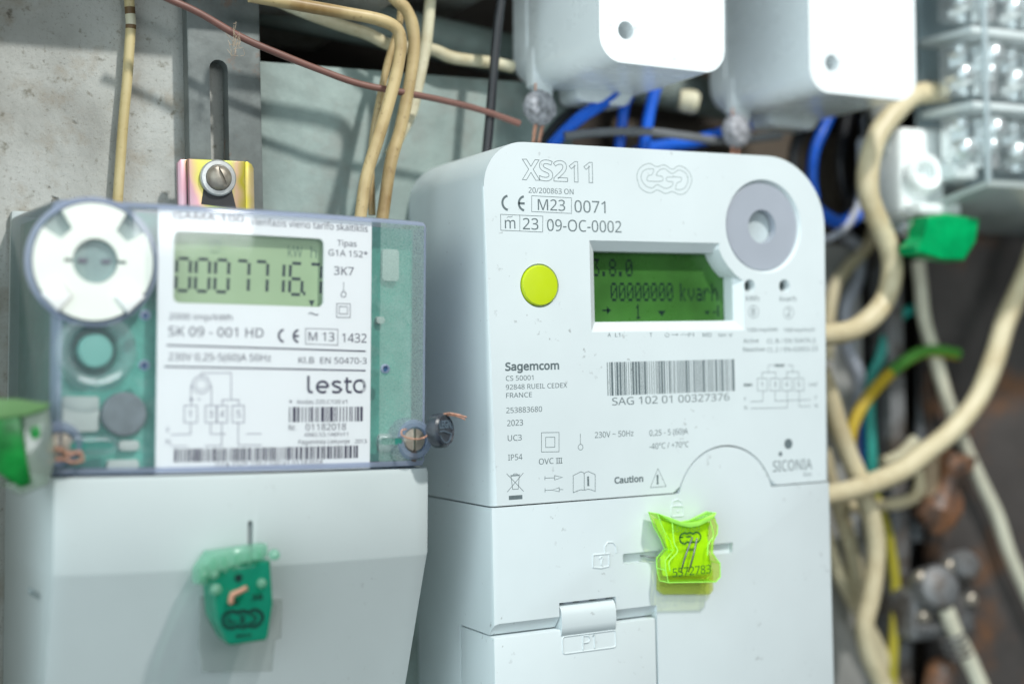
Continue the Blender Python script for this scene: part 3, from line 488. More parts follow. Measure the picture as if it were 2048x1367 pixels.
def arc(cx, cz, r, a0, a1, n=16): return [(cx + r * math.cos(math.radians(a0 + (a1 - a0) * i / n)), cz + r * math.sin(math.radians(a0 + (a1 - a0) * i / n))) for i in range(n + 1)]
def add_ce(bm, t, place, w):
    (cx, cz), (ex, ez), top, bot = t; r = abs(top[1] - bot[1]) / 2; 
    add_stroke(bm, arc(cx + r * .55, cz, r - w / 2, 100, 260), w, place)
    add_stroke(bm, arc(ex - r * .0, cz, r - w / 2, 100, 260), w, place); add_stroke(bm, [(ex - r * .9, cz), (ex - r * .05, cz)], w, place)
def ego(c, w, h):
    """three linked rings: outer contour of the emblem round a centre"""
    cx, cz = c; return [(cx + (x - 62.8) / 20.6 * w, cz + (z - 54.1) / 9.2 * h) for x, z in LOGO[0]], [(cx + (x - 62.8) / 20.6 * w, cz + (z - 54.1) / 9.2 * h) for x, z in LOGO[1]]
SEG = {'0': 'abcdef', '1': 'bc', '7': 'abc', '6': 'acdefg'}
FIVE = {'3': '11111 00010 00100 00010 00001 10001 01110', '8': '01110 10001 10001 01110 10001 10001 01110', '0': '01110 10001 10011 10101 11001 10001 01110', '1': '00100 01100 00100 00100 00100 00100 01110',
        '.': '00000 00000 00000 00000 00000 01100 01100', 'k': '10000 10000 10010 10100 11000 10100 10010', 'v': '00000 00000 10001 10001 10001 01010 00100', 'a': '00000 00000 01110 00001 01111 10001 01111', 'r': '00000 00000 10110 11001 10000 10000 10000', 'h': '10000 10000 10110 11001 10001 10001 10001'}
def add_matrix(bm, s, x, z, w, h, place):
    pitch = w / (len(s) - .17); d = pitch * .83 / 5; dz = h / 7
    for i, ch in enumerate(s):
        for r, row in enumerate(FIVE[ch].split()):
            for k, bit in enumerate(row):
                if bit == '1': add_quad(bm, x + i * pitch + k * d, z + h - (r + 1) * dz + dz * .04, x + i * pitch + (k + .94) * d, z + h - r * dz, place)

# ------------------------------------------------------------ the setting
def struct(name, bm, mat):
    o = obj(name, bm, mat, None, 0); o['kind'] = 'structure'; return o
bm = box(-420, 0, -260, -50.8, 60, 260); add_box(bm, -420, -200, 360, 700, 60, 370); add_box(bm, -420, -20.5, 112, -9, 60, 150); add_box(bm, -9, -30, 124, 36, 60, 150); add_box(bm, -420, -52, -260, -168, 0, 300)          # wall; unseen roof and ledges shade its top, unseen jamb added against side light
struct('wall', bm, 'concrete')
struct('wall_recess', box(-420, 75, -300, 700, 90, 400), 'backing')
tag(obj('sheet_panel', bevel_all(box(-50.2, -1.5, -260, 62, 3, 93), .6), 'panel'), 'grey green sheet metal panel behind the tan cables and white meter', 'panel')
tag(obj('rusty_panel', bevel_all(box(232, 8, -320, 620, 14, 330), 1), 'rust'), 'dark rusty metal panel at the far right behind the cream cables', 'panel')
tag(obj('cable_trunking', bevel_all(box(166, 14, -320, 204, 40, 42), 2), 'trunk'), 'pale grey upright trunking behind the cables right of the white meter', 'trunking')
bm = bmesh.new(); add_tube(bm, [(-48, 22, 118), (10, 22, 112), (60, 22, 106), (150, 22, 96)], 7.5, 24)
tag(obj('conduit', bm, 'panel'), 'grey green metal conduit running across the dark recess at the top', 'conduit')
bm = box(110, 48, 20, 222, 52, 92)
tag(obj('backing_board', bm, plastic('brown_board', (.13, .105, .08), .8, .25, 30)), 'brown board in the gap below the two white boxes', 'board')

# slotted strap the left meter hangs on
t = thing('slotted_strap', 'grey steel strap with a long slot behind the clear fronted meter', 'mounting strap', (0, 0, 0))
hole = rrect(-66.6, 40, -61, 91, 2.7); me = cut(bevel_all(box(-73.2, -7.5, -30, -50.6, -2, 112), .7), [prism(hole, 5, -12)])
obj('strap_face', me, 'steel', t)

# ------------------------------------------------------------ clear fronted meter on the left
LM = thing('electricity_meter', 'older electricity meter with clear teal tinted front and white label card', 'electricity meter', (-.071, 0, .005))
LM.rotation_euler = (0, .032, 0)
def lf(x): return 53.5 + 4.5 * (1 - (x / 50.) ** 2)
def LP(off): return lambda x, z: V(x, -(lf(x) - off), z)
def loft(rows, x_half, corner, nx=28, back=-3, mi_fun=None, sh=0):
    """curved-front casing: rows of (z, pull-back in mm, half-width)"""
    bm = bmesh.new(); R = []
    for z, d, hw in rows:
        xs = [sh - hw + 2 * hw * i / nx for i in range(nx + 1)]; lo, hi = sh - hw, sh + hw
        ring = [V(lo - corner * .9 - 3.2, back, z), V(lo - corner * .9, -(lf(-hw) - d - corner - 1.2), z), V(lo - corner * .35, -(lf(lo) - d - .5), z)]
        ring += [V(x, -(lf(x) - d), z) for x in xs]
        ring += [V(hi + corner * .35, -(lf(hi) - d - .5), z), V(hi + corner * .9, -(lf(hw) - d - corner - 1.2), z), V(hi + corner * .9, back, z)]
        R.append([bm.verts.new(v) for v in ring])
    for i, (p, q) in enumerate(zip(R, R[1:])):
        for k in range(len(p) - 1):
            f = bm.faces.new((p[k], p[k + 1], q[k + 1], q[k]))
            if mi_fun: f.material_index = mi_fun(i, k, len(p) - 1)
    return bm, R
# clear cover: material 0 clear front, 1 frosted, 2 smoky side, 3 blue edges
def mi(i, k, n):
    if i in (0, 1, 5, 6): return 3 if 1 <= k < n - 1 else 2
    if k == 0: return 2
    if k in (1, 2) : return 3
    if k == n - 1 or k in (n - 2, n - 3): return 3
    return 1 if k > n - 8 else 0
bm, R = loft([(-34.0, 2.2, 49), (-33.6, .5, 49.6), (-32.2, 0, 50), (-31.6, 0, 50), (34.0, 0, 50), (34.6, 0, 50), (35.6, .5, 49.6), (36.2, 2.6, 49)], 50, 2.4, mi_fun=mi, sh=1.9)
f = bm.faces.new(R[-1]); f.material_index = 3; f = bm.faces.new(R[0][::-1]); f.material_index = 3
cover = obj('clear_cover', bm, ['cover', 'frost', 'side', 'rim'], LM, 50)
bm, R = loft([(-32.4, 6.0, 49), (34, 6.0, 49)], 49, .6, sh=1.9); bm.faces.new(R[-1]); bm.faces.new(R[0][::-1])
obj('circuit_board', bm, 'pcb', LM, 0)
for x, z, w, h in [(*c, *d) for c, d in zip(PCB_SPOTS, ((5, 9), (2.5, 2), (4, 5)))] + [(-42.5, -18.5, 9, 9), (-32, -31.7, 8, 2.6), (-30.5, -26.7, 5, 2.5)]:
    obj('board_component', prism(rrect(x - w / 2, z - h / 2, x + w / 2, z + h / 2, .6), -(lf(x) - 6.2), -(lf(x) - 4.4), .4, 2), 'pale', LM)

# label card
bm = bmesh.new(); nx = 30; x0, x1 = -24.6, 35.2; win = LCD1
def card(bm, x0, x1, z0, z1, off, n):
    p = LP(off); c = [(bm.verts.new(p(x0 + (x1 - x0) * i / n, z0)), bm.verts.new(p(x0 + (x1 - x0) * i / n, z1))) for i in range(n + 1)]
    for a, b in zip(c, c[1:]): bm.faces.new((a[0], b[0], b[1], a[1]))
wx0, wx1, wz0, wz1 = -20.6, 20.6, 10.4, 29.1
card(bm, x0, wx0, -34.0, 35.3, 1.0, 3); card(bm, wx1, x1, -34.0, 35.3, 1.0, 8); card(bm, wx0, wx1, -34.0, wz0, 1.0, 20); card(bm, wx0, wx1, wz1, 35.3, 1.0, 20)
p = LP(1.0)
for cx, cz, a in ((wx0, wz0, 180), (wx1, wz0, 270), (wx1, wz1, 0), (wx0, wz1, 90)):       # rounded window corners
    r = 1.6; ox = cx + (r if cx < 0 else -r); oz = cz + (r if cz < 20 else -r)
    bm.faces.new([bm.verts.new(p(cx, cz))] + [bm.verts.new(p(*q)) for q in arc(ox, oz, r, a, a + 90, 8)])
bmesh.ops.remove_doubles(bm, verts=bm.verts[:], dist=1e-6)
geo = bmesh.ops.extrude_face_region(bm, geom=bm.faces[:])
for v in geo['geom']:
    if isinstance(v, bmesh.types.BMVert): v.co.y += .0009
card_o = obj('label_card', bm, 'label', LM)
P = LP(.93)
def text_block(name, rows, place, mat, parent):
    bm = bmesh.new()
    for r in rows: add_text(bm, r, place)
    return obj(name, bm, mat, parent, 0)
def line_block(name, lines, w, place, mat, parent, extra=None):
    bm = bmesh.new()
    for l in lines: add_stroke(bm, l, w, place)
    if extra: extra(bm)
    return obj(name, bm, mat, parent, 0)
T = LABEL_TEXT
text_block('meter_title', T[0:2], P, 'ink_purple', card_o); text_block('type_text', T[2:5], P, 'ink_purple', card_o); text_block('pulse_text', T[5:6], P, 'ink_purple', card_o)
text_block('approval_text', T[6:7], P, 'ink_purple', card_o); text_block('approval_number', T[7:9], P, 'ink_purple', card_o); text_block('rating_text', T[9:10], P, 'ink_purple', card_o); text_block('standard_text', T[10:11], P, 'ink_purple', card_o)
text_block('code_text', T[11:13], P, 'ink_purple', card_o); text_block('serial_text', T[13:18], P, 'ink_purple', card_o); text_block('barcode_text', T[18:19], P, 'ink_purple', card_o)
line_block('probe_symbol', LABEL_LINES[0:1], .16, P, 'ink_purple', card_o, lambda bm: add_stroke(bm, arc(*LABEL_CIRC[0], .75, 0, 360, 20), .2, P))
line_block('insulation_symbol', LABEL_LINES[1:3], .16, P, 'ink_purple', card_o); line_block('text_frame', LABEL_LINES[3:4], .16, P, 'ink_purple', card_o); line_block('tilde_symbol', LABEL_LINES[4:5], .3, P, 'ink_purple', card_o)
for l in LABEL_LINES[5:]: line_block('rule', [[(l[0][0] + (l[2][0] - l[0][0]) * i / 16, l[0][1] + (l[2][1] - l[0][1]) * i / 16) for i in range(17)]], .4, P, 'ink_purple', card_o)
bm = bmesh.new(); add_ce(bm, LABEL_CE, P, .62); obj('conformity_mark', bm, 'ink_purple', card_o, 0)
bm = bmesh.new()
for l in LABEL_DIAGRAM: add_stroke(bm, l, .2, P)
for row in LABEL_TEXT:
    if len(row[0]) == 1 and row[0] in '1345FN': add_text(bm, row, P)
add_stroke(bm, arc(*LABEL_CIRC[1], 2.3, 0, 360, 28), .2, P); add_stroke(bm, arc(*LABEL_CIRC[1], 1.5, 0, 360, 24), .15, P); add_disc(bm, LABEL_CIRC[2], .42, P)
obj('wiring_diagram', bm, 'ink_thin', card_o, 0)
bm = bmesh.new(); add_bars(bm, *BAR1, P, 3, .33); obj('barcode', bm, 'ink_purple', card_o, 0)
bm = bmesh.new(); add_bars(bm, *BAR2, P, 5, .25); obj('barcode', bm, 'ink_purple', card_o, 0)
bm = bmesh.new(); r = LESTO[0]; x, z, w, h = r[1], r[2], r[3], r[4]; k = .72                 # the supplier's rounded word mark
def g(pts): add_stroke(bm, [(x + a * w, z + b * h) for a, b in pts], k, P)
g([(.03, 1.0), (.03, .25), (.05, .1), (.12, .06)])
def ringpts(cx, rx, a0, a1, n=18): return [(cx + rx * math.cos(math.radians(a0 + (a1 - a0) * i / n)), .37 + .31 * math.sin(math.radians(a0 + (a1 - a0) * i / n))) for i in range(n + 1)]
g(ringpts(.32, .115, -50, -360)); g([(.205, .37), (.435, .37)])
g([(.70, .62), (.63, .68), (.56, .66), (.53, .55), (.57, .43), (.66, .34), (.71, .22), (.67, .09), (.60, .06), (.52, .11)])
g([(.83, .92), (.83, .22), (.85, .09), (.93, .06)]); g([(.77, .68), (.93, .68)])
ox, oz = LESTO_O[0]
add_stroke(bm, arc(ox - .1, oz, 1.62, 60, 300), k, P)
for q in (1.35, 1.6, 1.85, 2.1): add_stroke(bm, arc(ox - .1, oz, q, -75, 75), .1, P)
bm.faces.new([bm.verts.new(P(*c)) for c in ((ox + 1.1, oz + .5), (ox + 1.85, oz), (ox + 1.1, oz - .5))])
obj('word_mark', bm, 'ink_purple', card_o, 0)
# liquid crystal display set behind the card
bm = bmesh.new(); card(bm, wx0 - 1.5, wx1 + 1.5, wz0 - 1.5, wz1 + 1.2, 3.6, 20)
lcd = obj('display', bm, 'lcd', LM, 0)
bm = bmesh.new(); P = LP(3.55); h = DIGIT_H[0][1] - DIGIT_H[1][1]; w = 3.55
for ch, (x, z) in DIGITS:
    cz = 18.0; x += .35
    g7 = {'a': ((-.36, .5), (.36, .5)), 'd': ((-.36, -.5), (.36, -.5)), 'g': ((-.36, 0), (.36, 0)), 'f': ((-.5, .06), (-.5, .44)), 'b': ((.5, .06), (.5, .44)), 'e': ((-.5, -.44), (-.5, -.06)), 'c': ((.5, -.44), (.5, -.06))}
    for s in SEG[ch]:
        (ax, az), (bx, bz) = g7[s]; add_stroke(bm, [(x + ax * w + az * .25, cz + az * h), (x + bx * w + bz * .25, cz + bz * h)], .85, P)
add_quad(bm, 15.5, 13.6, 16.2, 14.6, P)
ax, az = LCD_EXTRA[4]; bm.faces.new([bm.verts.new(P(*q)) for q in ((ax - .9, az + .9), (ax + .9, az + .9), (ax, az - .95))])
obj('digit', bm, 'lcd_ink', lcd, 0)
bm = bmesh.new(); add_text(bm, ('kW', 11.0, 23.9, 4.2, 3.0, ''), P); add_text(bm, ('h', 17.6, 23.9, 1.8, 3.0, ''), P); add_stroke(bm, rrect(-10.1, 24.2, -8.2, 27.2, .3) , .3, P, True)
obj('unit_mark', bm, 'lcd_faint', lcd, 0)
# optical port ring, button, cap and pin holes on the cover
dx, dz = -41.0, 20.2; dy = -(lf(41))
DL = bpy.data.objects.new('optical_port', None); COL.objects.link(DL); DL.parent = LM
bm = bmesh.new(); add_lathe(bm, (dx, dy + 1.5, dz), (0, -1, 0), [(16.6, 0), (16.6, 2.0), (15.4, 2.6), (15.2, 1.2), (15.2, 0)], 64, 0, False)
obj('port_collar', bm, 'rim', DL)
out = []
for i in range(4):                                                                        # ring outline with four notches
    c = 45 + 90 * i
    out += arc(dx, dz, 14.9, c - 78, c - 12, 18)
    out += [(dx + 9.6 * math.cos(math.radians(c - 13)), dz + 9.6 * math.sin(math.radians(c - 13))), (dx + 9.6 * math.cos(math.radians(c + 13)), dz + 9.6 * math.sin(math.radians(c + 13)))]
me = cut(prism(out, dy + .6, dy - 1.6, .3, 2), [prism(circle(dx + .4, dz + .2, 5.7), dy + 5, dy - 5), prism(rect(dx - 7.3, dz - .35, dx + 8.1, dz + .55), dy + 5, dy - 5)])
obj('port_ring', me, 'ring', DL)
for c in (225, 315):
    bm = bmesh.new()
    a = math.radians(c); u = Vector((math.cos(a), math.sin(a))); n = Vector((-u.y, u.x)); q = [Vector((dx, dz)) + u * r + n * s for r, s in ((9.9, -2.4), (15.2, -3.0), (15.2, 3.0), (9.9, 2.4))]
    add_prism(bm, [tuple(v) for v in q], dy + .5, dy - 2.6, .3, 2)
    obj('port_tab', bm, plastic('white_tab', (.93, .95, .93), .3), DL)
obj('notch_floor', prism(circle(dx, dz, 14.9), dy + 1.6, dy + .75), plastic('notch_grey', (.36, .44, .43), .4, .1, 120), DL)
obj('port_window', prism(circle(dx + .4, dz + .2, 5.6), dy + 1.2, dy + .3), plastic('port_glass', (.24, .34, .33), .3, .1, 200), DL)
for s in (-1, 1): obj('port_diode', prism(rrect(dx + .4 + s * 2.9 - 1.2, dz - .3, dx + .4 + s * 2.9 + 1.2, dz + .9, .5), dy + .25, dy - .1), plastic('diode', (.09, .09, .13), .3), DL)
bx, bz = L_BUTTON[0]; by = -(lf(bx) - .4)
bt = obj('button_ring', lathe((bx, by + 1.0, bz), (0, -1, 0), [(10.4, 0), (9.8, 1.4), (8.6, 2.2), (7.2, 2.0), (6.4, .6), (6.1, -2)], 48, False), 'milky', LM)
obj('push_button', lathe((bx, by + 4.2, bz), (0, -1, 0), [(4.4, -2), (4.4, 3.0), (3.9, 3.6), (0, 3.7)], 40), 'teal_button', LM)
obj('button_well', lathe((bx, by + 4.3, bz), (0, -1, 0), [(6.0, .2), (5.9, .4), (4.5, .4), (4.5, 0)], 40), plastic('teal_well', (.03, .12, .11), .4), LM)
cx, cz = L_DISC[0]; cy = -(lf(cx) - 5.6); obj('battery_cap', lathe((cx, cy, cz), (0, -1, 0), [(5.7, -1), (5.7, 1.6), (5.2, 2.0), (0, 2.0)], 40), 'disc', LM)
for x, z in L_HOLES:
    h_ = obj('pin_hole', lathe((x, -(lf(x) - .4), z), (0, -1, 0), [(1.35, 0), (1.3, .9), (.95, 1.1), (.8, .6), (.75, .2)], 20), 'rim', LM)
    obj('pin_tip', lathe((x, -(lf(x) - .5), z), (0, -1, 0), [(.78, 0), (.78, .55), (0, .62)], 16), plastic('pin_blue', (.04, .10, .20), .3), h_)
# slots, screw bosses and sealing screws at the cover's lower corners
for x, z in ((L_SLOT[0][0], L_SLOT[0][1]), (L_SLOT2[0][0], L_SLOT2[0][1])):
    w = 6.4 if x < 0 else 4.4
    bm = bmesh.new(); add_prism(bm, rrect(x - w, z - 2.3, x + w, z + 2.3, 2.2), -(lf(x) - 1), -(lf(x) + .9), .5, 2)
    me = cut(bm, [prism(rrect(x - w + 1, z - .9, x + w - 1, z + .9, .85), 0, -90)])
    obj('seal_channel', me, 'cover', LM)
    obj('channel_floor', prism(rrect(x - w + 1, z - .9, x + w - 1, z + .9, .85), -(lf(x) - 2), -(lf(x) - .2)), plastic('channel_green', (.03, .24, .19), .4), LM)
for x, z in ((L_SCREW[0][0] - .2, L_SCREW[0][1]), (-48.2, -26.2)):
    y = -(lf(48) + .3)
    me = cut(lathe((x, y + 6, z), (0, -1, 0), [(6.2, 0), (5.7, 6), (5.0, 7.0), (0, 7)], 36), [prism(circle(x, z, 3.75, 32), y + 3, y - 6), prism(circle(x - 4.6, z, 1.0, 16), y + 3, y - 6)])
    obj('screw_boss', me, 'boss', LM)
    sc_ = obj('sealing_screw', cut(lathe((x, y + 3, z), (0, -1, 0), [(3.3, 0), (3.3, 3.2), (3.0, 3.5), (0, 3.65)], 36), [prism(rect(x - .42, z - 4, x + .42, z + 4), y + .55, y - 2)]), 'screw', LM)
obj('cover_chip', prism([(47.6, -30.4), (48.6, -28.9), (49.6, -29.0), (50.2, -31.2), (49.5, -32.6), (48.3, -32.3)], -(lf(49) - .6), -(lf(49) + .25)), plastic('brown_chip', (.10, .075, .06), .6), LM)
# opaque terminal cover below
rows = [(-34.5, .3, 50.6), (-36, -.2, 50.9), (-58.6, -.2, 50.9), (-59.4, .1, 50.8), (-97, 13.6, 50.6), (-140, 28.5, 50)]
bm, R = loft(rows, 51, 2.2, sh=2.2); bm.faces.new(R[0][::-1]); bm.faces.new(R[-1])
bmesh.ops.recalc_face_normals(bm, faces=bm.faces[:])
me = cut(bm, [prism(rrect(-.75, -57, .75, -46.8, .7), -40, -70), prism(rrect(-52.6, -66.5, -49.6, -64.5, .8), -30, -44)])
tc_ = obj('terminal_cover', me, 'grey', LM, 25)
obj('groove_floor', prism(rrect(-.72, -56.9, .72, -46.9, .7), -(lf(0) - 4), -(lf(0) - .7)), plastic('groove_grey', (.25, .28, .29), .5), tc_)
obj('case_back', bevel_all(box(-53.5, -3, -140, 52.5, 0, 38), 1), 'grey', LM)
# yellow passivated hanger with its screw
hg = bpy.data.objects.new('hanger', None); COL.objects.link(hg); hg.parent = LM; hg.matrix_parent_inverse = Matrix.LocRotScale(LM.location, LM.rotation_euler, None).inverted()
x0, x1 = BRACKET[0][0], BRACKET[3][0]; zt = 60.3
bm = bmesh.new()
add_prism(bm, [(x0 + .2, 20), (x0 + 3.0, 20), (x0 + 3.0, zt), (x0 + 1.2, zt), (x0 + .2, zt - 1.2)], -8.5, -10.0, .25, 2)
add_prism(bm, [(x0 + 3.02, 20), (x1 - 3.0, 20), (x1 - 3.0, zt), (x0 + 3.02, zt)], -10.2, -11.8, .35, 2)
add_prism(bm, [(x1 - 2.98, 20), (x1, 20), (x1, zt - 2), (x1 - .6, zt - .7), (x1 - 1.8, zt), (x1 - 2.98, zt)], -9.2, -10.7, .25, 2)
obj('hanger_plate', bm, 'zinc', hg)
cx, cz = -66.1, 54.8
obj('washer', lathe((cx, -11.8, cz), (0, -1, 0), [(5.4, 0), (5.4, 1.2), (5.0, 1.6), (3.9, 1.7), (3.7, .8)], 40), 'washer', hg)
m = bmesh.new(); slot = prism([(cx + a, cz + b) for a, b in ((-2.4, 4.6), (-1.5, 5.1), (2.9, -4.4), (2.0, -4.9))], -15.2, -20)
obj('bolt_head', cut(lathe((cx, -11.5, cz), (0, -1, 0), [(3.75, 0), (3.75, 2.2), (3.2, 3.6), (1.9, 4.5), (0, 4.8)], 40), [slot]), 'screw', hg)
obj('hanger_slot', prism([(cx - 5, 47), (cx - 4.2, cz - 3), (cx + 4.2, cz - 3), (cx + 5.5, 46)], -11.9, -12.1), 'dark', hg)

# ------------------------------------------------------------ white meter in the middle
RM = thing('electricity_meter', 'newer white electricity meter with green display and lime push button', 'electricity meter', (0, 0, 0))
Y = -56.0
arch = arc(83.5, -48.3, 18.83, 180 - 15.4, 15.4, 24)
top = [(126, -43.2), (126, 40.2)] + arc(103.2, 40.4, 22.8, 0, 90, 14)[1:] + [(13.5, 63.2)] + arc(13.5, 49.7, 13.5, 90, 180, 10)[1:] + [(0, -43.2)] + arch
px, pz = 101.0, 40.3
def lcd_cut():
    o = [(35.2, 6.9), (92.2, 6.9), (92.2, 22.6)]; i_ = [(37.9, 10.0), (89.6, 10.0), (89.6, 24.2)]
    for a in (232, 222, 212, 203): o.append((px + 19.6 * math.cos(math.radians(a)), pz + 19.6 * math.sin(math.radians(a)))); i_.append((px + 20.6 * math.cos(math.radians(a - 1)), pz + 20.6 * math.sin(math.radians(a - 1))))
    o += [(83.4, 34.6), (35.2, 34.6)]; i_ += [(82.2, 31.6), (37.9, 31.6)]
    bm = bmesh.new(); R = []
    for pts, y in ((o, Y - .8), (o, Y + .02), (i_, Y + 2.4), (i_, Y + 7.4)): R.append([bm.verts.new(V(x, y, z)) for x, z in pts])
    for p, q in zip(R, R[1:]):
        for k in range(len(p)): bm.faces.new((p[k], p[(k + 1) % len(p)], q[(k + 1) % len(p)], q[k]))
    bm.faces.new(R[0]); bm.faces.new(R[-1][::-1]); return bm
def cone_cut(c, r0, r1, depth, n=48):
    return lathe((c[0], Y - 1, c[1]), (0, 1, 0), [(r0 + (r0 - r1) / depth, 0), (r1, depth + 1)], n)
cuts = [lcd_cut(), cone_cut((px, pz), 15.2, 14.3, 1.5), cone_cut((17.7, 20.9), 6.5, 6.3, 1.2), cone_cut((px, pz), 6.4, 6.4, 7, 40)] + [cone_cut((x, z), 2.2, 1.7, 2.6, 24) for x, z in R_LEDS[:2]]
me = cut(prism(top, 0, Y, 2.0, 4, lambda p: p.y > -43), cuts)
hs = obj('housing', me, 'white', RM, 30)
low = [(0, -140), (126, -140), (126, -43.65)] + arc(83.5, -48.3, 18.38, 14.6, 180 - 14.6, 24) + [(0, -43.65)]
def wedge(x0, x1):
    bm = bmesh.new(); r = [[bm.verts.new(V(x, y, z)) for y, z in ((-57, -76.1), (-57, -82), (-52, -82))] for x in (x0, x1)]
    for k in range(3): bm.faces.new((r[0][k], r[0][(k + 1) % 3], r[1][(k + 1) % 3], r[1][k]))
    bm.faces.new(r[0]); bm.faces.new(r[1][::-1]); return bm
def slot_cut(a, b):
    x0, z1 = a; x1, z0 = b; return prism(rrect(x0, z0, x1, z1, .5), Y + 2.2, Y - 3)
cuts = [box(-3, -70, -160, 56.3, -33, -80.7), box(21.9, -70, -90, 41.6, -50, -73.2), wedge(-1, 22), wedge(41.5, 56.3), prism(rrect(SLOT_A[0][0], -63.8, 60, -60.6, .5), Y + 2.2, Y - 3), prism([(74, -63.6), (85.3, -63.6), (85.6, -60.4), (74, -60.4)], Y + 1.6, Y - 3)]
me = cut(prism(low, 0, Y - .05, 1.6, 2, lambda p: p.x < 1 or p.x > 125), cuts)
tcv = obj('terminal_cover', me, 'white', RM, 30)
door = obj('port_door', bevel_all(box(0.05, -55.95, -141, 55.8, -33.4, -81.15), .45), 'white', RM)
bm = bmesh.new(); pr = [(-51.5, -74.6), (-53.2, -73.9), (-55.0, -74.1), (-56.2, -75.2), (-56.7, -77), (-56.7, -80.5), (-56.1, -83), (-55.6, -83.2), (-51.5, -83.2)]
r = [[bm.verts.new(V(x, y, z)) for y, z in pr] for x in (22.3, 41.2)]
for k in range(len(pr)): bm.faces.new((r[0][k], r[0][(k + 1) % len(pr)], r[1][(k + 1) % len(pr)], r[1][k]))
bm.faces.new(r[0]); bm.faces.new(r[1][::-1]); obj('door_latch', bm, 'white', door, 60)
bm = bmesh.new()
for x in (24, 29.5, 35.5): add_box(bm, x, -54.6, -73.9, x + 3.4, -53.4, -73.2)
obj('latch_clip', bm, 'port', tcv)
def raised(lines, r, parent, name, y, closed=False, mat='white'):
    bm = bmesh.new()
    for l in lines: add_tube(bm, [(x, y, z) for x, z in l], r, 8, 1)
    return obj(name, bm, mat, parent)
raised([rrect(22.8, -88.4, 41.3, -83.3, .9) + [rrect(22.8, -88.4, 41.3, -83.3, .9)[0]]], .22, door, 'name_plate', -55.98)
raised(PP1, .24, door, 'raised_letter', -56.0)
raised(LOCK_OPEN, .26, tcv, 'open_padlock_mark', Y - .05); raised([rrect(62.5, -50.6, 67, -47.4, .5) + [rrect(62.5, -50.6, 67, -47.4, .5)[0]]] + LOCK_SHUT, .26, tcv, 'shut_padlock_mark', Y - .05)
# display
bm = box(36, Y + 7.1, 9, 91, Y + 8.2, 34); dsp = obj('display', bm, 'lcd2', RM, 0)
PD = lambda x, z: V(x + 1.1, Y + 7.07, z + .1)
bm = bmesh.new(); add_matrix(bm, '3.8.0', 39.2, 24.1, 14.6, 5.4, PD); add_matrix(bm, '00000000', 45.6, 16.4, 23.2, 5.8, PD); add_matrix(bm, 'kvarh', 71.5, 16.4, 14.6, 5.8, PD); add_matrix(bm, '1', 54.4, 10.9, 2.2, 4.6, PD)
(ax, az), (bx_, bz_), (cx_, cz_), (ex, ez) = R_LCD_SYM
add_quad(bm, ax - 1.6, az - .25, ax + .6, az + .25, PD); bm.faces.new([bm.verts.new(PD(*q)) for q in ((ax + .1, az + 1.2), (ax + 1.6, az), (ax + .1, az - 1.2))])
bm.faces.new([bm.verts.new(PD(*q)) for q in ((bx_ - 1.5, bz_ + .7), (bx_ + 1.5, bz_ + .7), (bx_, bz_ - 1))]); bm.faces.new([bm.verts.new(PD(*q)) for q in ((cx_ - 1.1, cz_ + .5), (cx_ + 1.1, cz_ + .5), (cx_, cz_ - .8))])
add_quad(bm, ex - 1.6, ez - .4, ex - .2, ez + .1, PD); add_quad(bm, ex + .2, ez - 1.6, ex + .8, ez + 2, PD)
obj('display_text', bm, 'lcd2_ink', dsp, 0)
# port, button, indicators
pr_ = obj('optical_port', cut(lathe((px, Y + 1.6, pz), (0, -1, 0), [(14.2, -2), (14.2, .45), (14.0, .6), (0, .6)], 64), [lathe((px, Y + 4.5, pz), (0, -1, 0), [(5.2, 0), (5.9, 8)], 40)]), 'port', RM)
obj('port_window', lathe((px, Y + 4.2, pz), (0, -1, 0), [(5.6, -2), (5.6, 0), (0, .1)], 40), 'port_well', pr_)
obj('push_button', lathe((17.7, Y + 3, 20.9), (0, -1, 0), [(6.05, 0), (6.05, 3.2), (5.7, 3.7), (4, 3.85), (0, 3.9)], 56), 'lime', RM)
for x, z in R_LEDS[:2]:
    obj('indicator_lamp', lathe((x, Y + 3.2, z), (0, -1, 0), [(1.75, -1), (1.75, .3), (1.5, 1.0), (.9, 1.5), (0, 1.7)], 24), plastic('dark_lens', (.03, .045, .045), .08, coat=.6), RM)
# printing on the housing
PF = lambda x, z: V(x, Y - .035, z)
T = FACE_TEXT; L_ = FACE_LINES; C_ = FACE_CIRC
def ringed(*ks): return lambda bm: [add_stroke(bm, arc(*C_[k], abs(C_[k][1] - C_[k + 1][1]), 0, 360, 28), .16, PF) for k in ks]
text_block('approval_text', T[0:6], PF, 'ink', hs); text_block('address_text', T[6:9], PF, 'ink', hs); text_block('part_number', T[9:10], PF, 'ink', hs); text_block('year_text', T[10:11], PF, 'ink', hs); text_block('category_text', T[11:13], PF, 'ink', hs)
bm = bmesh.new(); add_text(bm, T[13], PF); n, x, z, w, cap, _ = T[14]
for i in range(3):
    c = x + w * (i + .5) / 3; add_stroke(bm, [(c, z), (c, z + cap)], .26, PF); add_stroke(bm, [(c - .42, z + .06), (c + .42, z + .06)], .12, PF); add_stroke(bm, [(c - .42, z + cap - .06), (c + .42, z + cap - .06)], .12, PF)
obj('overvoltage_text', bm, 'ink', hs, 0)
text_block('voltage_text', T[15:16], PF, 'ink', hs); text_block('current_text', T[16:18], PF, 'ink', hs); text_block('serial_text', T[18:19], PF, 'ink', hs); text_block('caution_text', T[19:20], PF, 'ink', hs)
line_block('text_frame', L_[0:1], .15, PF, 'ink', hs); line_block('text_frame', L_[1:4], .15, PF, 'ink', hs)
line_block('insulation_symbol', L_[4:6], .15, PF, 'ink', hs); line_block('probe_symbol', L_[6:7], .15, PF, 'ink', hs, ringed(0))
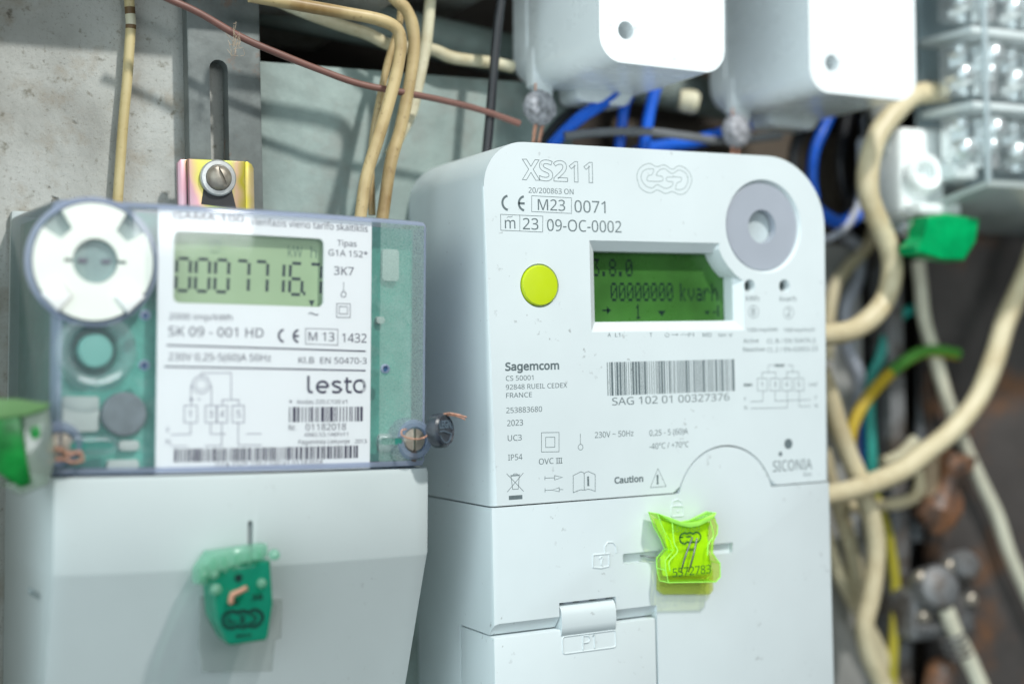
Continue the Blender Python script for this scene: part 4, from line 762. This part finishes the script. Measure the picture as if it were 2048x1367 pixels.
line_block('bin_symbol', L_[7:12], .15, PF, 'ink', hs, lambda bm: add_quad(bm, BIN_BAR[0][0], BIN_BAR[1][1], BIN_BAR[1][0], BIN_BAR[0][1], PF))
line_block('arrow_symbol', L_[12:15], .15, PF, 'ink', hs); line_block('arrow_symbol', L_[15:19], .15, PF, 'ink', hs)
line_block('manual_symbol', L_[19:21], .16, PF, 'ink', hs, lambda bm: add_text(bm, T[20], PF)); line_block('warning_symbol', L_[21:22], .15, PF, 'ink', hs, lambda bm: add_text(bm, T[21], PF))
line_block('display_legend', L_[22:31], .15, PF, 'ink', hs, lambda bm: [add_text(bm, r, PF) for r in T[22:28]])
text_block('pulse_text', T[28:30], PF, 'ink', hs); line_block('class_mark', [], .15, PF, 'ink', hs, lambda bm: (ringed(2)(bm), add_text(bm, T[30], PF))); line_block('class_mark', [], .15, PF, 'ink', hs, lambda bm: (ringed(4)(bm), add_text(bm, T[31], PF)))
text_block('accuracy_text', T[32:38], PF, 'ink', hs); line_block('wiring_diagram', L_[31:], .17, PF, 'ink', hs, lambda bm: [add_text(bm, r, PF) for r in T[38:49]])
text_block('range_name', T[49:51], PF, 'ink', hs)
bm = bmesh.new(); add_ce(bm, FACE_CE, PF, .68); obj('conformity_mark', bm, 'ink', hs, 0)
bm = bmesh.new(); add_bars(bm, *FACE_BAR, PF, 11, .27); obj('barcode', bm, 'ink', hs, 0)
bm = bmesh.new(); add_text(bm, MAKER[0], PF); obj('maker_mark', bm, 'ink', hs, 0)
bm = bmesh.new()
for a, b in zip(FACE_DOTS[0::2], FACE_DOTS[1::2]): add_disc(bm, a, abs(a[1] - b[1]), PF)
obj('dot_mark', bm, 'ink', hs, 0)
bm = bmesh.new()
for l in LOGO: add_stroke(bm, smooth2(l), .2, PF, True)
obj('linked_ring_logo', bm, 'ink_pale', hs, 0)
# model name in outline
vs, fs = glyphs('XS211'); x0_ = min(v.x for v in vs); x1_ = max(v.x for v in vs); n_, mx, mz, mw, mh, _ = MODEL[0]
bm = bmesh.new()
for lp in outlines(vs, fs):
    q = [Vector((mx + .3 + (a - x0_) / (x1_ - x0_) * (mw - .6), mz + .25 + b / CAP * (mh - .5))) for a, b in lp]; q = [p for i, p in enumerate(q) if (p - q[i - 1]).length > 1e-3]; out = []
    for i, p in enumerate(q):
        t1 = (p - q[i - 1]).normalized(); t2 = (q[(i + 1) % len(q)] - p).normalized(); t = t1 + t2; t = t.normalized() if t.length > 1e-3 else t1
        out.append(tuple(p + Vector((t.y, -t.x)) * .24 / max(.6, t.dot(t1))))
    add_stroke(bm, out, .17, PF, True)
obj('model_name', bm, 'ink', hs, 0)

# ------------------------------------------------------------ two white boxes above
def white_box(dx, dz, tilt, label):
    t = thing('switch_box', label, 'switch box', (dx * S, 0, dz * S), 'white boxes above the meters'); t.rotation_euler = (0, tilt, 0)
    obj('box_base', prism(rrect(-.6, 2.0, 47.6, 120, 9, 8), 0, -9, .8, 2), 'white_side', t)
    me = cut(prism(rrect(0, 0, 47, 120, 8, 10), -9.1, -55, 3.6, 6), [prism(circle(9.6, 10.2, 2.75, 32), -45, -60)])
    obj('box_cover', me, 'white_side', t)
    bm = bmesh.new(); add_prism(bm, [(-.5, 0), (7, -4), (7.5, 1), (-.4, 13)], -9.1, -13.5, .5, 2); obj('seal_lug', bm, 'white_side', t)
    bm = bmesh.new(); add_prism(bm, rrect(16, -4, 38, 4, 3), -2, -14, 1.5, 3); obj('cable_entry', bm, 'white_side', t)
    return t
white_box(40.8, 89.6, 0.02, 'left white plastic box with a round hole, above the meter model name')
white_box(122.0, 85.6, 0.012, 'right white plastic box with a round hole, beside the clear terminal block')

def box_seal(x, y, z, label):
    t = thing('lead_seal', label, 'seal', (x * S, y * S, z * S), 'grey lead seals under the white boxes')
    bm = lathe((0, 3.4, 0), (.25, -1, .1), [(0, 0), (3.6, .2), (5.2, 1.2), (5.8, 2.6), (5.8, 4.6), (5.2, 6.0), (3.4, 6.9), (0, 7.1)], 36)
    for v in bm.verts: v.co *= 1 + .05 * math.sin(v.co.x * 1900) * math.cos(v.co.z * 2300)
    obj('seal_body', bm, 'lead', t)
    bm = bmesh.new(); add_twist(bm, [(-.6, 0, -5), (-1.2, 0, -8), (-1.9, .5, -14)], .38); add_twist(bm, [(1.9, 0, -5), (1.1, 0, -8), (-.1, .5, -14)], .38); add_twist(bm, [(0, 1, 5), (.1, 1, 8.5)], .25)
    obj('copper_wire', bm, 'copper', t)
box_seal(37.6, -21, 80.2, 'rough grey lead seal hanging on copper wire from the left white box')
box_seal(117.0, -20, 77, 'smooth grey lead seal hanging on copper wire from the right white box')

# dark seal on the left meter's lower right screw
t = thing('lead_seal', 'black embossed round seal with copper wire, between the two meters', 'seal', (-.0178, -.0585, -.0204))
ax = Vector((.56, -.86, .08)).normalized()
body = obj('seal_body', lathe((0, 0, 0), ax, [(4.3, -.9), (4.75, -.4), (4.9, 1), (4.8, 2.4), (4.3, 3.0), (3.9, 2.7), (0, 2.6)], 40), 'dark_lead', t)
ux = Vector((0, 0, 1)).cross(ax).normalized() * -1; uz = ax.cross(ux).normalized() 
if ux.x < 0: ux = -ux
if uz.z < 0: uz = -uz
pl = lambda a, b: (ux * a + uz * b + ax * 2.9) * S
bm = bmesh.new(); add_text(bm, ('LEGN', -3.0, .5, 6.0, 2.3, 'b'), pl); add_stroke(bm, [(-3.2, -.3), (-1, -.1), (.6, -.55), (3.2, -1.2)], .35, pl); add_stroke(bm, arc(0, -.5, 3.0, 195, 345, 18), .3, pl)
for r in (2.6, 3.1): add_stroke(bm, arc(.8, .8, r, -15, 45, 8), .16, pl)
bm.verts.ensure_lookup_table(); g_ = bmesh.ops.extrude_face_region(bm, geom=bm.faces[:])
for v in g_['geom']:
    if isinstance(v, bmesh.types.BMVert): v.co -= ax * .45 * S
obj('embossing', bm, plastic('lead_letters', (.10, .14, .18), .3), t, 0)
bm = bmesh.new(); add_twist(bm, [(-9.3, .2, .9), (-10.9, -.5, .6), (-11.2, -1.0, -.6), (-9.6, -1.6, -1.5), (-7.2, -2.2, -1.9), (-5.2, -2.4, -1.6), (-3.6, -1.8, -.9)], .14, .9)
add_twist(bm, [(1.0, -1.5, 4.6), (3.0, -2.0, 4.9), (5.5, -2.2, 4.4), (8.2, -2.3, 3.6)], .16, .9, 3)
add_twist(bm, [(2.5, -1.5, 4.4), (4.5, -2.0, 4.2), (6.5, -2.2, 3.5), (7.8, -2.3, 2.9)], .14, .9, 2)
obj('copper_wire', bm, 'copper', t)

# lime seal on the white meter
t = thing('plastic_seal', 'bright lime translucent tag seal on the white meter', 'seal', (0, 0, 0))
out = LIME
bd = obj('seal_body', prism(out, -58.2, -63.5, .5, 2), 'seal_lime', t)
obj('seal_lid', prism(LIME[:7] + [(x - (x - 63) * .08, z - 1.3) for x, z in LIME[6:0:-1]], -57.8, -64.0, .4, 2), 'lime_lid_glow', t)
obj('seal_core', prism([(63.2 + (x - 63.2) * .86, -60 + (z + 60) * .84) for x, z in LIME], -58.8, -61.6, 1.2, 3), plastic('lime_core', (.52, .97, .015), .35, .14, 300), bd)
bm = bmesh.new()
for y in (-63.35, -58.5): add_tube(bm, [(x, y, z) for x, z in LIME + LIME[:1]], .17, 8, 1)
for i in (0, 2, 6, 10, 12, 14, 15, 16, 18): add_tube(bm, [(LIME[i][0], -58.5, LIME[i][1]), (LIME[i][0], -63.35, LIME[i][1])], .15, 8, 1)
for q in ([LIME[i] for i in (1, 19, 18, 17, 16)], [LIME[i] for i in (7, 9, 10, 11)]): add_tube(bm, [(x + (1.4 if x < 63 else -1.6), -63.5, z - .4) for x, z in q], .2, 8, 5)
obj('seal_edge_glow', bm, 'lime_lid_glow', bd)  # tubes added along the outline, their bright colour painting the edge glow
obj('seal_tail', prism([(x, z) for x, z in LIME_TAIL], -56.4, -58.1, .4, 2), 'seal_limetail', t)
PS = lambda x, z: V(x, -63.58, z)
bm = bmesh.new(); add_text(bm, LIME_TXT[0], PS); add_text(bm, LIME_TXT[2], PS)
a, b = ego(LIME_LOGO[0], 7.8, 3.3); add_stroke(bm, smooth2(a), .5, PS, True); add_stroke(bm, [(60.0, -56.05), (61.6, -56.05)], .45, PS); add_stroke(bm, [(62.6, -56.1), (64.4, -56.1)], .45, PS)
obj('seal_print', bm, 'seal_ink', bd, 0)
bm = bmesh.new(); add_text(bm, LIME_TXT[1], PS); obj('seal_print', bm, ink('seal_print_faint', (.18, .42, .05)), bd, 0)
bm = bmesh.new()
for w in LIME_WIRES: add_tube(bm, [(x, -64.0 if i == 0 else -64.5 if i == 1 else -62.4, z) for i, (x, z) in enumerate(w)], .28, 8, 4)
obj('seal_wire', bm, plastic('steel_wire', (.25, .26, .27), .3, metal=.8), t)
bm = bmesh.new(); add_tube(bm, [(57, -58, -62), (54.5, -57.5, -62.3), (52.6, -56.6, -62.0), (52.2, -54, -62)], .22, 8, 4); obj('seal_wire', bm, plastic('steel_wire', (.3, .32, .33), .3, metal=.8), t)

# teal seal on the left meter's terminal cover (in that meter's tilted frame)
t = thing('plastic_seal', 'dark teal tag seal with clear tail on the grey terminal cover', 'seal', LM.location); t.rotation_euler = LM.rotation_euler
bd = obj('seal_body', prism(TEAL_BODY, -58.5, -67.2, .8, 3), 'seal_teal', t)
obj('seal_core', bevel_all(box(-9.5, -64, -70, 1, -59.5, -58.5), .8), plastic('teal_core', (.012, .26, .17), .3, .3, 200), bd)
sl = obj('seal_lid', prism(TEAL_TOP, -61.5, -67.8, .9, 3), 'seal_mint', t)
for x, z0, z1 in ((-15.6, -60.8, -56.2), (-12.4, -60.2, -55.0), (-9.6, -58.6, -54.4), (-6.4, -57.6, -54.0), (-3.2, -56.8, -53.6), (-.4, -56.0, -53.2)): obj('lid_rib', bevel_all(box(x - .45, -68.6, z0, x + .45, -66.8, z1), .3), 'seal_mint', sl)
obj('seal_tail', prism(TEAL_TAIL, -55.2, -56.8, .5, 2), 'seal_tail', t)
bm = bmesh.new()
for (x, z), r in ((TEAL_MISC[1], 1.5), (TEAL_MISC[2], 1.3), (TEAL_MISC[5], 1.5), ((-15, -58.8), 1.2), ((-12.3, -59.0), 1.3)): add_lathe(bm, (x, -67.5, z), (0, -1, 0), [(r, 0), (r * .9, .9), (r * .5, 1.5), (0, 1.7)], 16)
obj('seal_stud', bm, 'seal_mint', t)
PS = lambda x, z: V(x, -67.35, z + .0 * x)
bm = bmesh.new(); a, b = ego((-4.6, -70.9), 10.6, 4.4); add_stroke(bm, smooth2(a), .9, PS, True)
for l in ([(-7.8, -70), (-8.5, -71), (-7.6, -71.8), (-6.4, -71.2)], [(-5.4, -69.8), (-4.2, -70.6), (-5.2, -71.4), (-3.8, -72)], [(-2.6, -70), (-1, -70.6), (-1.4, -72), (-2.8, -71.8)]): add_stroke(bm, l, .6, PS)
add_text(bm, ('eso', -6.4, -75.6, 4.2, 1.2, 'b'), PS); add_disc(bm, (-5.8, -60.3), 1.05, PS); add_text(bm, ('55', -8.6, -67.3, 3, 1.5, 'b'), PS); add_text(bm, ('38', -2.2, -66.3, 3, 1.5, 'b'), PS)
obj('seal_print', bm, 'teal_ink', bd, 0)
bm = bmesh.new(); add_twist(bm, [(x, -69, z) for x, z in TEAL_WIRE], .42, 1.8); obj('copper_wire', bm, 'copper', t)

# green seal at the left edge
t = thing('plastic_seal', 'dark green seal with pale flap at the left edge of the clear meter', 'seal', (-.1285, -.056, -.02))
bd = obj('seal_body', prism([(-9, 8), (-1.6, 9), (-1.2, 2), (.8, -8.6), (-2, -9.5), (-9, -4)], 4, -4, .8, 3), 'seal_green', t)
obj('seal_flap', prism([(-9, 13.4), (-3, 12.0), (5.4, 11.6), (4.8, 10), (-1, 8.2), (-9, 7.4)], 3, -4.6, .6, 2), 'seal_pale', t)
obj('seal_window', prism([(-1.4, 8), (5.2, 9.6), (6.4, -3), (4.6, -9), (-2, -11.2), (-7, -8), (.9, -8.4), (-1.0, 2)], 3, -3.6, .7, 2), 'seal_clear', t)
obj('seal_core', prism([(.6, 5.4), (2.6, 5.8), (2.8, 3.2), (1.4, 2.2), (.4, 3.6)], -1, -4.4, .3, 2), 'seal_green', bd)
bm = bmesh.new(); add_twist(bm, [(5, 1, -1), (8, 0, -.5), (10, -.5, -2), (12.5, -.5, -1.5), (13.5, 0, -3)], .3, 1.4); add_twist(bm, [(5, 0, -3.5), (8.5, -1, -3), (11, -.8, -4), (13.8, 0, -3.6)], .25, 1.4)
obj('copper_wire', bm, 'copper', t)

# ------------------------------------------------------------ cables
def cable(name, key, mat, label, cat='cable', group=None, n=16):
    r, pts = key; rj = random.Random(key[0] * 100 + len(pts)); ph = rj.random() * 6; pts = [Vector(p) + Vector((rj.gauss(0, .22), rj.gauss(0, .15), rj.gauss(0, .22))) for p in pts]
    bm = bmesh.new(); add_tube(bm, pts, r, n, rfun=lambda t: 1 + .035 * math.sin(t * 31 + ph) * math.sin(t * 13 + ph)); return tag(obj(name, bm, mat), label, cat, group)
r, pts = W_thin_left
bm = bmesh.new(); add_tube(bm, pts, r, 16, mfun=lambda t, k: 1 if .15 < t < .245 else 2 if .10 < t < .15 or .245 < t < .275 else 0)
tag(obj('cable', bm, ['yellowed', 'cream', plastic('brown_tape', (.17, .10, .04), .5)]), 'thin yellowed cable running straight down the concrete at the left', 'cable')
cable('cable', W_brown, 'brown', 'thin reddish brown wire slanting across the top left', 'wire')
cable('cable', W_tan_a, 'tan', 'stained tan cable bent sharply down in front of the grey panel', 'cable')
cable('cable', W_tan_b, 'tan', 'stained tan cable coming from the top and hanging right of the bent one', 'cable')
cable('cable', W_cream_c, 'cream', 'cream cable dropping from the top just right of the tan cables', 'cable')
cable('cable', W_cream_d, 'cream', 'cream cable sagging across the dark recess behind the tan cables', 'cable')
cable('cable', W_tan_e, 'tan', 'thinnest tan cable, half hidden behind the bent tan one', 'cable')
cable('cable', W_black, 'black', 'straight black cable hanging left of the white boxes')
cable('cable', W_blue_a, 'blue', 'bright blue cable slanting out below the left white box', 'cable')
cable('cable', W_blue_b, 'blue', 'short upright blue cable under the middle of the left white box', 'cable')
cable('cable', W_blue_c, 'blue', 'upright blue cable under the right side of the left white box', 'cable')
cable('cable', W_blue_d, 'blue', 'nearly level blue cable behind the top edge of the white meter', 'cable')
cable('cable', W_grey_e, 'greyins', 'dark grey cable arching level between the two lead seals', 'cable')
cable('cable', W_black_f, 'black', 'black cable looping under the right white box', 'cable')
cable('cable', W_blue_g, 'blue', 'short blue cable inside the black loop under the right white box', 'cable')
cable('cable', W_blue_h, 'blue', 'blue cable looping beside the upper right corner of the white meter', 'cable')
cable('cable', W_pale_i, 'palegrey', 'pale grey cable curving round the blue loop beside the white meter', 'cable')
cable('cable', W_black_j, 'black', 'upright black cable behind the thick cream cable', 'cable')
cable('cable', W_black_k, 'black', 'black cable alongside the slanting blue one under the left box', 'cable')
cable('cable', W_thick_one, 'beige', 'thick cream cable curving from the terminal block to the white meter', 'cable')
cable('cable', W_thick_loop, 'beige', 'dull beige cable bowed behind the thick curving one', 'cable')
cable('cable', W_thick_two, 'beige', 'thick cream cable sweeping down from the right edge', 'cable')
cable('cable', W_thin_three, 'pale_ins', 'thin off white cable crossing the thick one at the far right', 'cable')
cable('cable', W_thick_four, 'beige', 'thick cream cable snaking down beside the lower right of the white meter', 'cable')
cable('cable', W_thick_five, 'beige', 'beige cable tucked behind the snaking cable, upper one', 'cable')
cable('cable', W_thick_six, 'beige', 'beige cable tucked behind the snaking cable, lowest one', 'cable')
r, pts = W_ground
bm = bmesh.new(); add_tube(bm, pts, r, 16, mfun=lambda t, k: (1 if k < .75 else 0) if t < .5 else (0 if k < .7 else 1))
tag(obj('cable', bm, ['yellow', 'green']), 'green and yellow striped earth cable arching right of the white meter', 'cable')
cable('cable', W_teal, 'tealins', 'teal wire arching down above the striped earth cable', 'wire')
cable('cable', W_blue_l, 'blue', 'short blue wire beside the teal one, low behind the cables', 'wire')
cable('cable', W_yellow, 'olive', 'olive yellow wire running down right of the snaking cable', 'wire')
cable('cable', W_clamp_a, 'cream', 'short dull cream wire end below the striped earth cable', 'wire')
cable('cable', W_extra_a, 'palegrey', 'pale grey cable wavering behind the thick cream loop', 'cable')
cable('cable', W_extra_b, 'greyins', 'dark grey upright cable behind the crossing cream cables', 'cable')
cable('cable', W_extra_c, 'black', 'black bowed cable between the green seal and the brown insulator', 'cable')
cable('cable', W_extra_d, 'greyins', 'dark grey upright cable left of the grey clamp', 'cable')
cable('cable', W_clamp_b, 'beige', 'beige wire bent up beside the brown insulator', 'wire')
cable('cable', W_white_low, 'pale_ins', 'off white cable leaving the grey clamp at the lower right', 'cable')
tag(obj('cable_plug', lathe(KNOB, (1, -.5, -.2), [(0, -4), (3.6, -3.6), (4.2, -1), (4.2, 2), (3.2, 3.4), (0, 3.6)], 28), 'cream'), 'round cream plug end in the gap between the white boxes', 'plug')

# ------------------------------------------------------------ terminal block at the upper right
TB = thing('terminal_block', 'clear covered terminal block full of bright screws at the upper right', 'terminal block', (.197, -.06, .0575))
obj('block_base', bevel_all(box(2, 34, 4, 90, 58, 150), 1.5), 'termback', TB)
for z in (28, 55, 82, 109):
    obj('divider', bevel_all(box(1.5, 8, z, 88, 34, z + 2.4), .5), 'term', TB)
bm = bmesh.new()
ft = obj('block_foot', bevel_all(box(-12, 30, -9, 10, 56, 24), 3, 3), 'term', TB)
obj('foot_boss', lathe((-3, 31, 6), (-.3, -1, .1), [(7.5, -3), (7.5, 5), (6, 7), (4, 6.4), (3.6, 2)], 28), 'term', ft); obj('foot_arm', bevel_all(box(2, 18, 4, 14, 34, 10), 1.5, 2), 'term', ft); obj('foot_rib', bevel_all(box(-11, 22, -9, 9, 32, -5), 1, 2), 'term', ft)
for x, z in ((-8, -14), (1, -15), (8, -12)): obj('foot_screw', lathe((x, 32, z), (-.2, -1, 0), [(3, -2), (3, 3), (2, 4.5), (0, 4.7)], 20), 'bright', ft); obj('block_arm', bevel_all(box(-14, 36, 14, 4, 50, 44), 3, 3), 'term', TB)
for k, z in enumerate((6, 33, 60, 87, 114)):
    for j, x in enumerate((7, 17, 33, 43, 60)):
        y = 3 if j % 2 else 8
        bm = bmesh.new(); add_lathe(bm, (x, y + 14, z + 8 + (j % 2) * 7), (-.25, -1, .12), [(4.4, 0), (4.4, 6.4), (4.1, 7.6), (3.4, 8.8), (2.4, 9.7), (1.2, 10.2), (0, 10.4)], 24)
        add_lathe(bm, (x - 1.5, y + 13, z + 17 - (j % 2) * 8), (-.3, -1, .1), [(3.0, 0), (3.0, 5), (2.7, 6.2), (1.9, 7.2), (.9, 7.7), (0, 7.8)], 18)
        add_box(bm, x - 4.2, y + 12, z + 2, x + 4.2, y + 17, z + 20); obj('terminal_screw', bm, 'bright', TB)

bm = bmesh.new(); r = [[bm.verts.new(V(x, y, z)) for y, z in ((0, 0), (58, -10), (58, 155), (0, 155))] for x in (0, 95)]
for k in range(4): bm.faces.new((r[0][k], r[0][(k + 1) % 4], r[1][(k + 1) % 4], r[1][k]))
bm.faces.new(r[0]); bm.faces.new(r[1][::-1]); sh = obj('clear_lid', bevel_all(bm, 1.2), 'clearbox', TB)
bm = bmesh.new(); r = [[bm.verts.new(V(x, y, z)) for y, z in ((-.6, -1.4), (58, -11.4), (58, -9.4), (-.6, 1.0))] for x in (-.8, 95)]
for k in range(4): bm.faces.new((r[0][k], r[0][(k + 1) % 4], r[1][(k + 1) % 4], r[1][k]))
bm.faces.new(r[0]); bm.faces.new(r[1][::-1]); obj('lid_floor', bm, clear('lid_floor_plastic', (.9, .95, .96), (.72, .78, .76), .6, .1), TB)
obj('lid_edge', bevel_all(box(-.8, -.8, 0, 1.2, 1.2, 155), .4), clear('lid_edge_plastic', (.9, .95, .97), (.75, .82, .84), .55, .1), TB)
t = thing('plastic_seal', 'blurred bright green seal hanging under the clear terminal block', 'seal', (.186, -.046, .0395))
obj('seal_body', prism([(-9, 6.5), (1, 8), (17, 6.6), (15, -2), (9, -9), (-2, -8.2), (-13, -6.5), (-14, -4), (-9, 0)], 5, -4, 1.2, 3), 'seal_rgreen', t)
obj('seal_cap', lathe((-15, 2, 5), (0, -1, 0), [(3.4, -3), (3.4, 2), (2.5, 3.4), (0, 3.8)], 20), 'clearbox', t)

# ------------------------------------------------------------ fittings at the lower right
t = thing('wire_clamp', 'grey cast clamp with round knobs at the lower right', 'clamp', (.222, -.004, -.098))
obj('clamp_body', bevel_all(box(-16, -4, -16, 17, 12, 4), 2.5, 3), 'casting', t)
obj('clamp_knob', lathe((-6, -4, 4), (-.3, -1, .3), [(9, -4), (9, 4), (7.5, 7), (4, 8.6), (0, 9)], 28), 'casting', t); obj('clamp_knob', lathe((9, -3, 11), (0, -1, .2), [(6.5, -4), (6.5, 4), (5, 6.5), (0, 7.4)], 24), 'casting', t)
obj('clamp_bar', bevel_all(box(-15, -6, -12, 9, -4.2, -9), .6), 'casting', t)
for x, z in ((-12, -6), (4, -12), (13, -2), (2, 12), (-13, 9)): obj('clamp_bolt', lathe((x, -3.8, z), (.1, -1, .1), [(2.6, 0), (2.6, 2.4), (1.9, 3), (0, 3.1)], 6), 'screw', t, 20)
bm = bmesh.new()
for k in range(4): add_tube(bm, [Vector((-1 + k * 1.2 + 4.4 * math.cos(a), -8 + 4.4 * math.sin(a), -14 - k * 2.6 + math.cos(a))) for a in [i * math.pi / 6 for i in range(13)]], .7, 8, 2)
obj('binding_wire', bm, 'casting', t)
t = thing('insulator', 'lumpy brown glazed insulator above the grey clamp', 'insulator', (.226, 0, -.058))
bm = lathe((1, 0, -6), (.25, -.3, 1), [(0, -10), (5, -9), (9, -4), (9.5, 2), (7, 7), (4.6, 11), (5.5, 15), (8, 19), (7, 23), (0, 25)], 32)
for v in bm.verts: v.co *= 1 + .10 * math.sin(v.co.x * 520 + 1) * math.sin(v.co.z * 430) + .05 * math.sin(v.co.y * 1300 + v.co.z * 900)
obj('insulator_body', bm, 'insul', t)
obj('insulator_stem', lathe((-4, -2, 4), (-.12, -.2, 1), [(3.4, -14), (3.4, 16), (0, 17)], 18), insulation('stem_beige', (.42, .31, .20), (.26, .16, .09), .5), t)
tag(obj('support_rail', bevel_all(box(208, 4, -330, 216, 16, 40), 1), 'casting'), 'dark grey upright rail behind the clamp and insulator', 'rail')
tag(obj('copper_ferrule', lathe((222, -4, -132), (.1, -.2, 1), [(0, -10), (6, -9), (6, 6), (4, 9), (0, 10)], 24), 'insul'), 'orange brown fitting at the bottom edge below the clamp', 'fitting')

# fluff caught on the brown wire
bm = bmesh.new(); rnd = random.Random(4)
for k in range(26):
    c = Vector((-64 + rnd.gauss(0, 1.2), -24 + rnd.gauss(0, 1), 92 + rnd.gauss(0, 2.6))); d = Vector((rnd.gauss(0, 1), rnd.gauss(0, .5), rnd.gauss(0, 1.3)))
    add_tube(bm, [c - d, c + Vector((rnd.gauss(0, .5), 0, rnd.gauss(0, .5))), c + d], .07, 4, 4)
tag(obj('dust_tuft', bm, 'dust'), 'tuft of brown dust and cobweb hanging from the reddish brown wire', 'dust')
